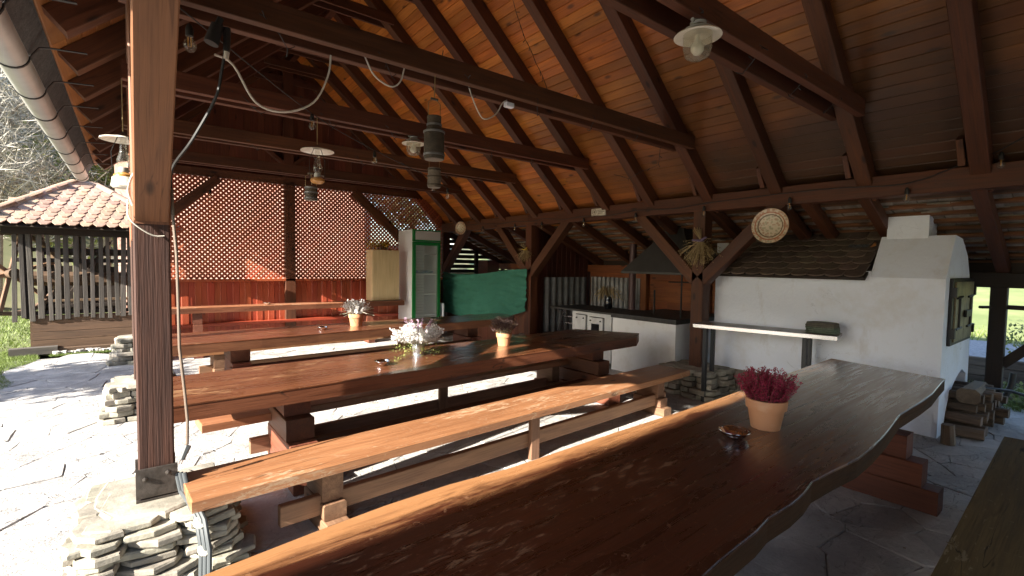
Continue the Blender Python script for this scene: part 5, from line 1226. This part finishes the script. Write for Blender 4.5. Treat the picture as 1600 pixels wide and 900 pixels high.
# right side: timber edging, gravel, meadow bank
t = thing('timber_edging', 'low retaining wall of grey horizontal timbers beyond the black post', 'edging', (9.6, 2, 0))
for k in range(3):
    for a, b in ((-4, 1.2), (1.2, 5.5), (5.5, 12)): mb = MB(); mb.beam((9.9, a + .004, .07 + k * .135), (9.9, b - .004, .07 + k * .135), .08, .128); mb.build('timber', 'grey_slat', t)
g = MB(); g.add([(9.94, -8, .36), (12.5, -8, .38), (12.5, 20, .38), (9.94, 20, .36)], [(0, 1, 2, 3)]); o = g.build('gravel_bed', 'gravel'); o['kind'] = 'structure'
g = MB(); g.add([(12.5, -60, .38), (40, -80, 2.2), (140, -120, 10), (140, 120, 12), (40, 60, 2.8), (12.5, 20, .38)], [(0, 1, 4, 5), (1, 2, 3, 4)]); o = g.build('meadow', 'meadow'); o['kind'] = 'structure'
grass('grass', 9000, lambda: (U(8.3, 9.85), U(-1.0, 3.2), -.06), .05, .16, .007)
grass('grass', 9000, lambda: (U(12.4, 22), U(-3, 5), .38), .06, .2, .02)
def shrub(label, x, y, z, r, h, n, mat):
    t = thing('shrub', label, 'shrub', (x, y, z)); st, lv = MB(), MB()
    for i in range(9):
        a = U(0, 6.283); st.tube([(x, y, z), (x + math.cos(a) * r * .5, y + math.sin(a) * r * .5, z + h * U(.5, .9))], .012, 4, .004)
    for i in range(n):
        a = U(0, 6.283); q = r * math.sqrt(R_()); lv.leaf((x + math.cos(a) * q, y + math.sin(a) * q, z + h * U(.1, 1) * (1 - .4 * (q / r) ** 2)), V((U(-1, 1), U(-1, 1), U(-.3, 1))).normalized(), (0, 0, 1), U(.05, .10), U(.03, .05))
    st.build('stems', 'bark', t); lv.build('leaves', mat, t)
shrub('leafy green weeds at the foot of the timber edging', 8.85, .72, -.05, .5, .30, 420, 'crown_green')
shrub('green shrub growing on the gravel above the timber edging', 10.6, .55, .36, .6, .8, 700, 'crown_green')
t = thing('black_pipe', 'curved black plastic pipe leaning beside the black post', 'pipe', (8.0, .75, 0)); mb = MB(); mb.tube([(7.95, .86, .08), (7.98, .80, .2), (8.02, .755, .35), (8.04, .745, .50)], .03, 10); mb.build('tube', 'rubber', t, True)
mb = MB(); mb.tube([(7.15, 1.0, .43), (7.5, .70, .38), (7.66, .50, .30), (7.75, .3, .2)], .016, 8); tag(mb.build('iron_bar', 'blackmetal', None, True, loc=(7.5, .7, .37)), 'black iron bar sloping across the woodpile and the black post', 'bar')

def hz(x, y):
    d = max(0, y - 22); az = x / max(y, 1); k = 1 / (1 + math.exp((az - .02) * 14)); return (d * .62 * k + d * .05) + .8 * math.sin(x * .21 + y * .13) * min(1, d / 10)
vs, fs = [], []; nxh, nyh = 50, 30
for j in range(nyh + 1):
    for i in range(nxh + 1):
        y = 20 + j * 5; x = -130 + i * 6; vs.append((x, y, hz(x, y) - .12))
fs = [(j * (nxh + 1) + i, j * (nxh + 1) + i + 1, (j + 1) * (nxh + 1) + i + 1, (j + 1) * (nxh + 1) + i) for j in range(nyh) for i in range(nxh)]
g = MB(); g.add(vs, fs); o = g.build('hillside', 'hill', None, True); o['kind'] = 'structure'
def tree(name, label, x, y, z, h, cr, trunk_mat, leaf_mat, n, ls=.14, bare=False, droop=0, group='trees on the hillside', tr=.12, c0=.35):
    t = thing(name, label, 'tree', (x, y, z), group); tk, cw = MB(), MB(); base = V((x, y, z - .2))
    top = base + V((U(-.3, .3), U(-.3, .3), h)); tk.tube([base, base.lerp(top, .4) + V((U(-.1, .1), 0, 0)), base.lerp(top, .75), top], tr, 8, tr * .2); ends = []
    for i in range(16 if bare else 12):
        f = U(c0, .95); p = base.lerp(top, f); a = U(0, 6.283); L = cr * U(.6, 1.05) * (1.15 - .5 * f); e = p + V((math.cos(a) * L, math.sin(a) * L, L * U(.2, .8)))
        m_ = p.lerp(e, .5) + V((0, 0, .1 * L)); tk.tube([p, m_, e], tr * .32, 5, tr * .06); ends += [e, m_, p.lerp(e, .75)]
        for k in range(5 if bare else 2):
            q = p.lerp(e, U(.3, 1)); s = q + V((U(-1, 1), U(-1, 1), U(-.2, 1))) * cr * .35; tk.tube([q, s], tr * .1, 4, tr * .03); ends.append(s)
    for i in range(n):
        c = random.choice(ends); q = V((random.gauss(0, 1), random.gauss(0, 1), random.gauss(0, .8))) * cr * .2; p = c + q
        if bare: d = V((U(-1, 1), U(-1, 1), U(-.2, 1.3))).normalized(); cw.leaf(p, d, (U(-1, 1), U(-1, 1), U(-1, 1)), U(.4, 1.1), U(.012, .03) * (1 + y / 60)); continue
        if droop: p.z -= R_() ** 1.5 * droop; d = V((U(-.15, .15), U(-.15, .15), -1)).normalized()
        else: d = V((U(-1, 1), U(-1, 1), U(-1, 1))).normalized()
        cw.leaf(p, d, (U(-1, 1), U(-1, 1), U(-1, 1)), ls * U(.7, 1.5), ls * U(.4, .8) * (.13 if droop else 1))
    tk.build('trunk', trunk_mat, t, True); cw.build('crown', leaf_mat, t)
    return t
def ht(x, y): return hz(x, y) - .1
tree('birch_tree', 'tall pale birch trunk with bare branches behind the hut roof', -8.2, 30, ht(-8.2, 30), 15, 2.6, 'birch', 'crown_grey', 700, .16, True, tr=.20)
specs = [(-5.2, 23, 7.5, 2.6, 'crown_grey', 'close grey twiggy'), (-3.2, 21, 6.5, 2.4, 'crown_grey', 'closest pale twiggy'), (-7.0, 26, 9, 2.8, 'crown_grey', 'twiggy brown-grey'), (-.6, 22, 5.5, 2.0, 'crown_green', 'close fresh green'), (-9.5, 36, 11, 3.2, 'crown_grey', 'middling grey'), (-14, 33, 12, 3.2, 'crown_autumn', 'yellow-brown leafy'), (-10.5, 27, 8, 2.5, 'crown_green', 'low green'), (-6, 38, 13, 3.4, 'crown_grey', 'grey bare-twigged'), (-12, 46, 13, 3.6, 'crown_autumn', 'high yellow'), (-4.6, 28, 7, 2.4, 'crown_autumn', 'small yellow'),
         (-17, 42, 13, 3.5, 'crown_green', 'broad green'), (.5, 30, 9, 2.8, 'crown_green', 'bright green roofside'), (4, 34, 10, 3, 'crown_autumn', 'golden'), (9, 33, 8, 2.8, 'crown_green', 'dense green'), (14, 36, 8, 3, 'crown_autumn', 'rusty yellow'), (-20, 55, 15, 4, 'crown_grey', 'distant grey'), (-9, 56, 15, 4, 'crown_grey', 'distant pale twiggy'), (-1.5, 48, 13, 3.6, 'crown_autumn', 'distant ochre'), (20, 40, 9, 3.2, 'crown_green', 'far right green')]
for i, (x, y, h, r, mt, d) in enumerate(specs):
    bare = mt == 'crown_grey'
    tree('bare_tree' if bare else 'deciduous_tree', d + ' tree on the hillside ' + ('seen left of the hut roof' if x < -5 else 'glimpsed behind the pavilion gable'), x, y, ht(x, y), h, r, 'bark', mt, 3200 if not bare else 4200, .15 if y < 40 else .24, bare, tr=.16)
mb = MB()
for i in range(46000):
    y = 26 + 94 * R_() ** 1.5; x = U(-.62, .15) * y + U(-3, 3); zz = hz(x, y); c = V((x, y, zz + abs(random.gauss(0, 1)) * 3.0)); s_ = .6 + y * .012
    if i % 4: mb.leaf(c, V((U(-1, 1), U(-1, 1), U(-.3, 1.6))).normalized(), (U(-1, 1), U(-1, 1), U(-1, 1)), s_ * U(.8, 1.8), .02 + y * .0011)
    else: mb.leaf(c - V((0, 0, 1.5)), V((U(-1, 1), U(-1, 1), U(-.5, 1))).normalized(), (U(-1, 1), U(-1, 1), U(-1, 1)), .2 + y * .004, .12 + y * .003)
o = mb.build('forest', 'crown_grey'); o['kind'] = 'stuff'
shrub('low yellow-leaved shrub behind the lattice near the beech cabinet', 4.4, 14.2, -.05, .8, 1.3, 900, 'crown_autumn')
t = thing('pale_barn', 'pinkish building wall glimpsed through the left lattice panels', 'building', (5, 17, 0))
mb = MB(); vs = [(x, y, z) for z in (-.1, 5.2) for x, y in ((-.3, 19.2), (6.4, 16.3), (8.9, 22), (2, 25))]; mb.add(vs, [(0, 1, 5, 4), (1, 2, 6, 5), (2, 3, 7, 6), (3, 0, 4, 7), (4, 5, 6, 7)]); mb.build('wall', 'pinkwall', t)
mb = MB(); mb.add([(-.9, 18.8, 5.1), (6.8, 15.5, 5.1), (7.9, 19.2, 7.4), (.7, 22.2, 7.4), (9.9, 22.7, 5.1), (2.2, 26, 5.1)], [(0, 1, 2, 3), (3, 2, 4, 5)]); mb.build('roof', 'rooftile', t)
for k in range(0):
    f = .2 + k * .28; a, b = V((-.3, 19.2, 1.5)).lerp(V((11.5, 14.1, 1.5)), f), V((-.3, 19.2, 1.5)).lerp(V((11.5, 14.1, 1.5)), f + .07); mb = MB(); mb.beam(a, b, .06, 1.1); mb.build('window', 'blackslab', t)
g = MB(); g.add([(.5, 11.2, -.05), (16, 11.2, -.05), (16, 34, -.05), (.5, 34, -.05)], [(0, 1, 2, 3)]); o = g.build('back_yard', 'yard'); o['kind'] = 'structure'
# round yew out to the left whose shadow lies on the path
tree('yew_tree', 'round clipped yew on the lawn left of the path', -6.6, 8.05, -.05, 3.35, 1.25, 'bark', 'crown_green', 5200, .16, group='trees near the yard', tr=.14, c0=.3)
# unseen tapered tower, added and shaped to cast the shade on the front table
t = thing('shade_tower', 'unseen tapered shingled tower added to shade the front table', 'tower', (-6, -1.69, 0))
def ring(z, tp): hw = 2.964 - tp * z; return [(-6 - hw, -1.69 - hw, z), (-6 + hw, -1.69 - hw, z), (-6 + hw, -1.69 + hw, z), (-6 - hw, -1.69 + hw, z)]
mb = MB(); vs = ring(0, .28) + ring(8.2, .28); mb.add(vs, [(0, 1, 5, 4), (1, 2, 6, 5), (2, 3, 7, 6), (3, 0, 4, 7)]); mb.build('shingle_wall', 'shingle', t)
mb = MB(); e = .8; mb.add([(-6 - e, -1.69 - e, 8.1), (-6 + e, -1.69 - e, 8.1), (-6 + e, -1.69 + e, 8.1), (-6 - e, -1.69 + e, 8.1), (-6, -1.69, 11.2)], [(0, 1, 4), (1, 2, 4), (2, 3, 4), (3, 0, 4), (3, 2, 1, 0)]); mb.build('spire', 'shingle', t)
mb = MB(); mb.box((-3.6, -1.9, 0), (-3.52, -1.0, .9), .01, grain=2); mb.build('door', 'oldbrown', t)
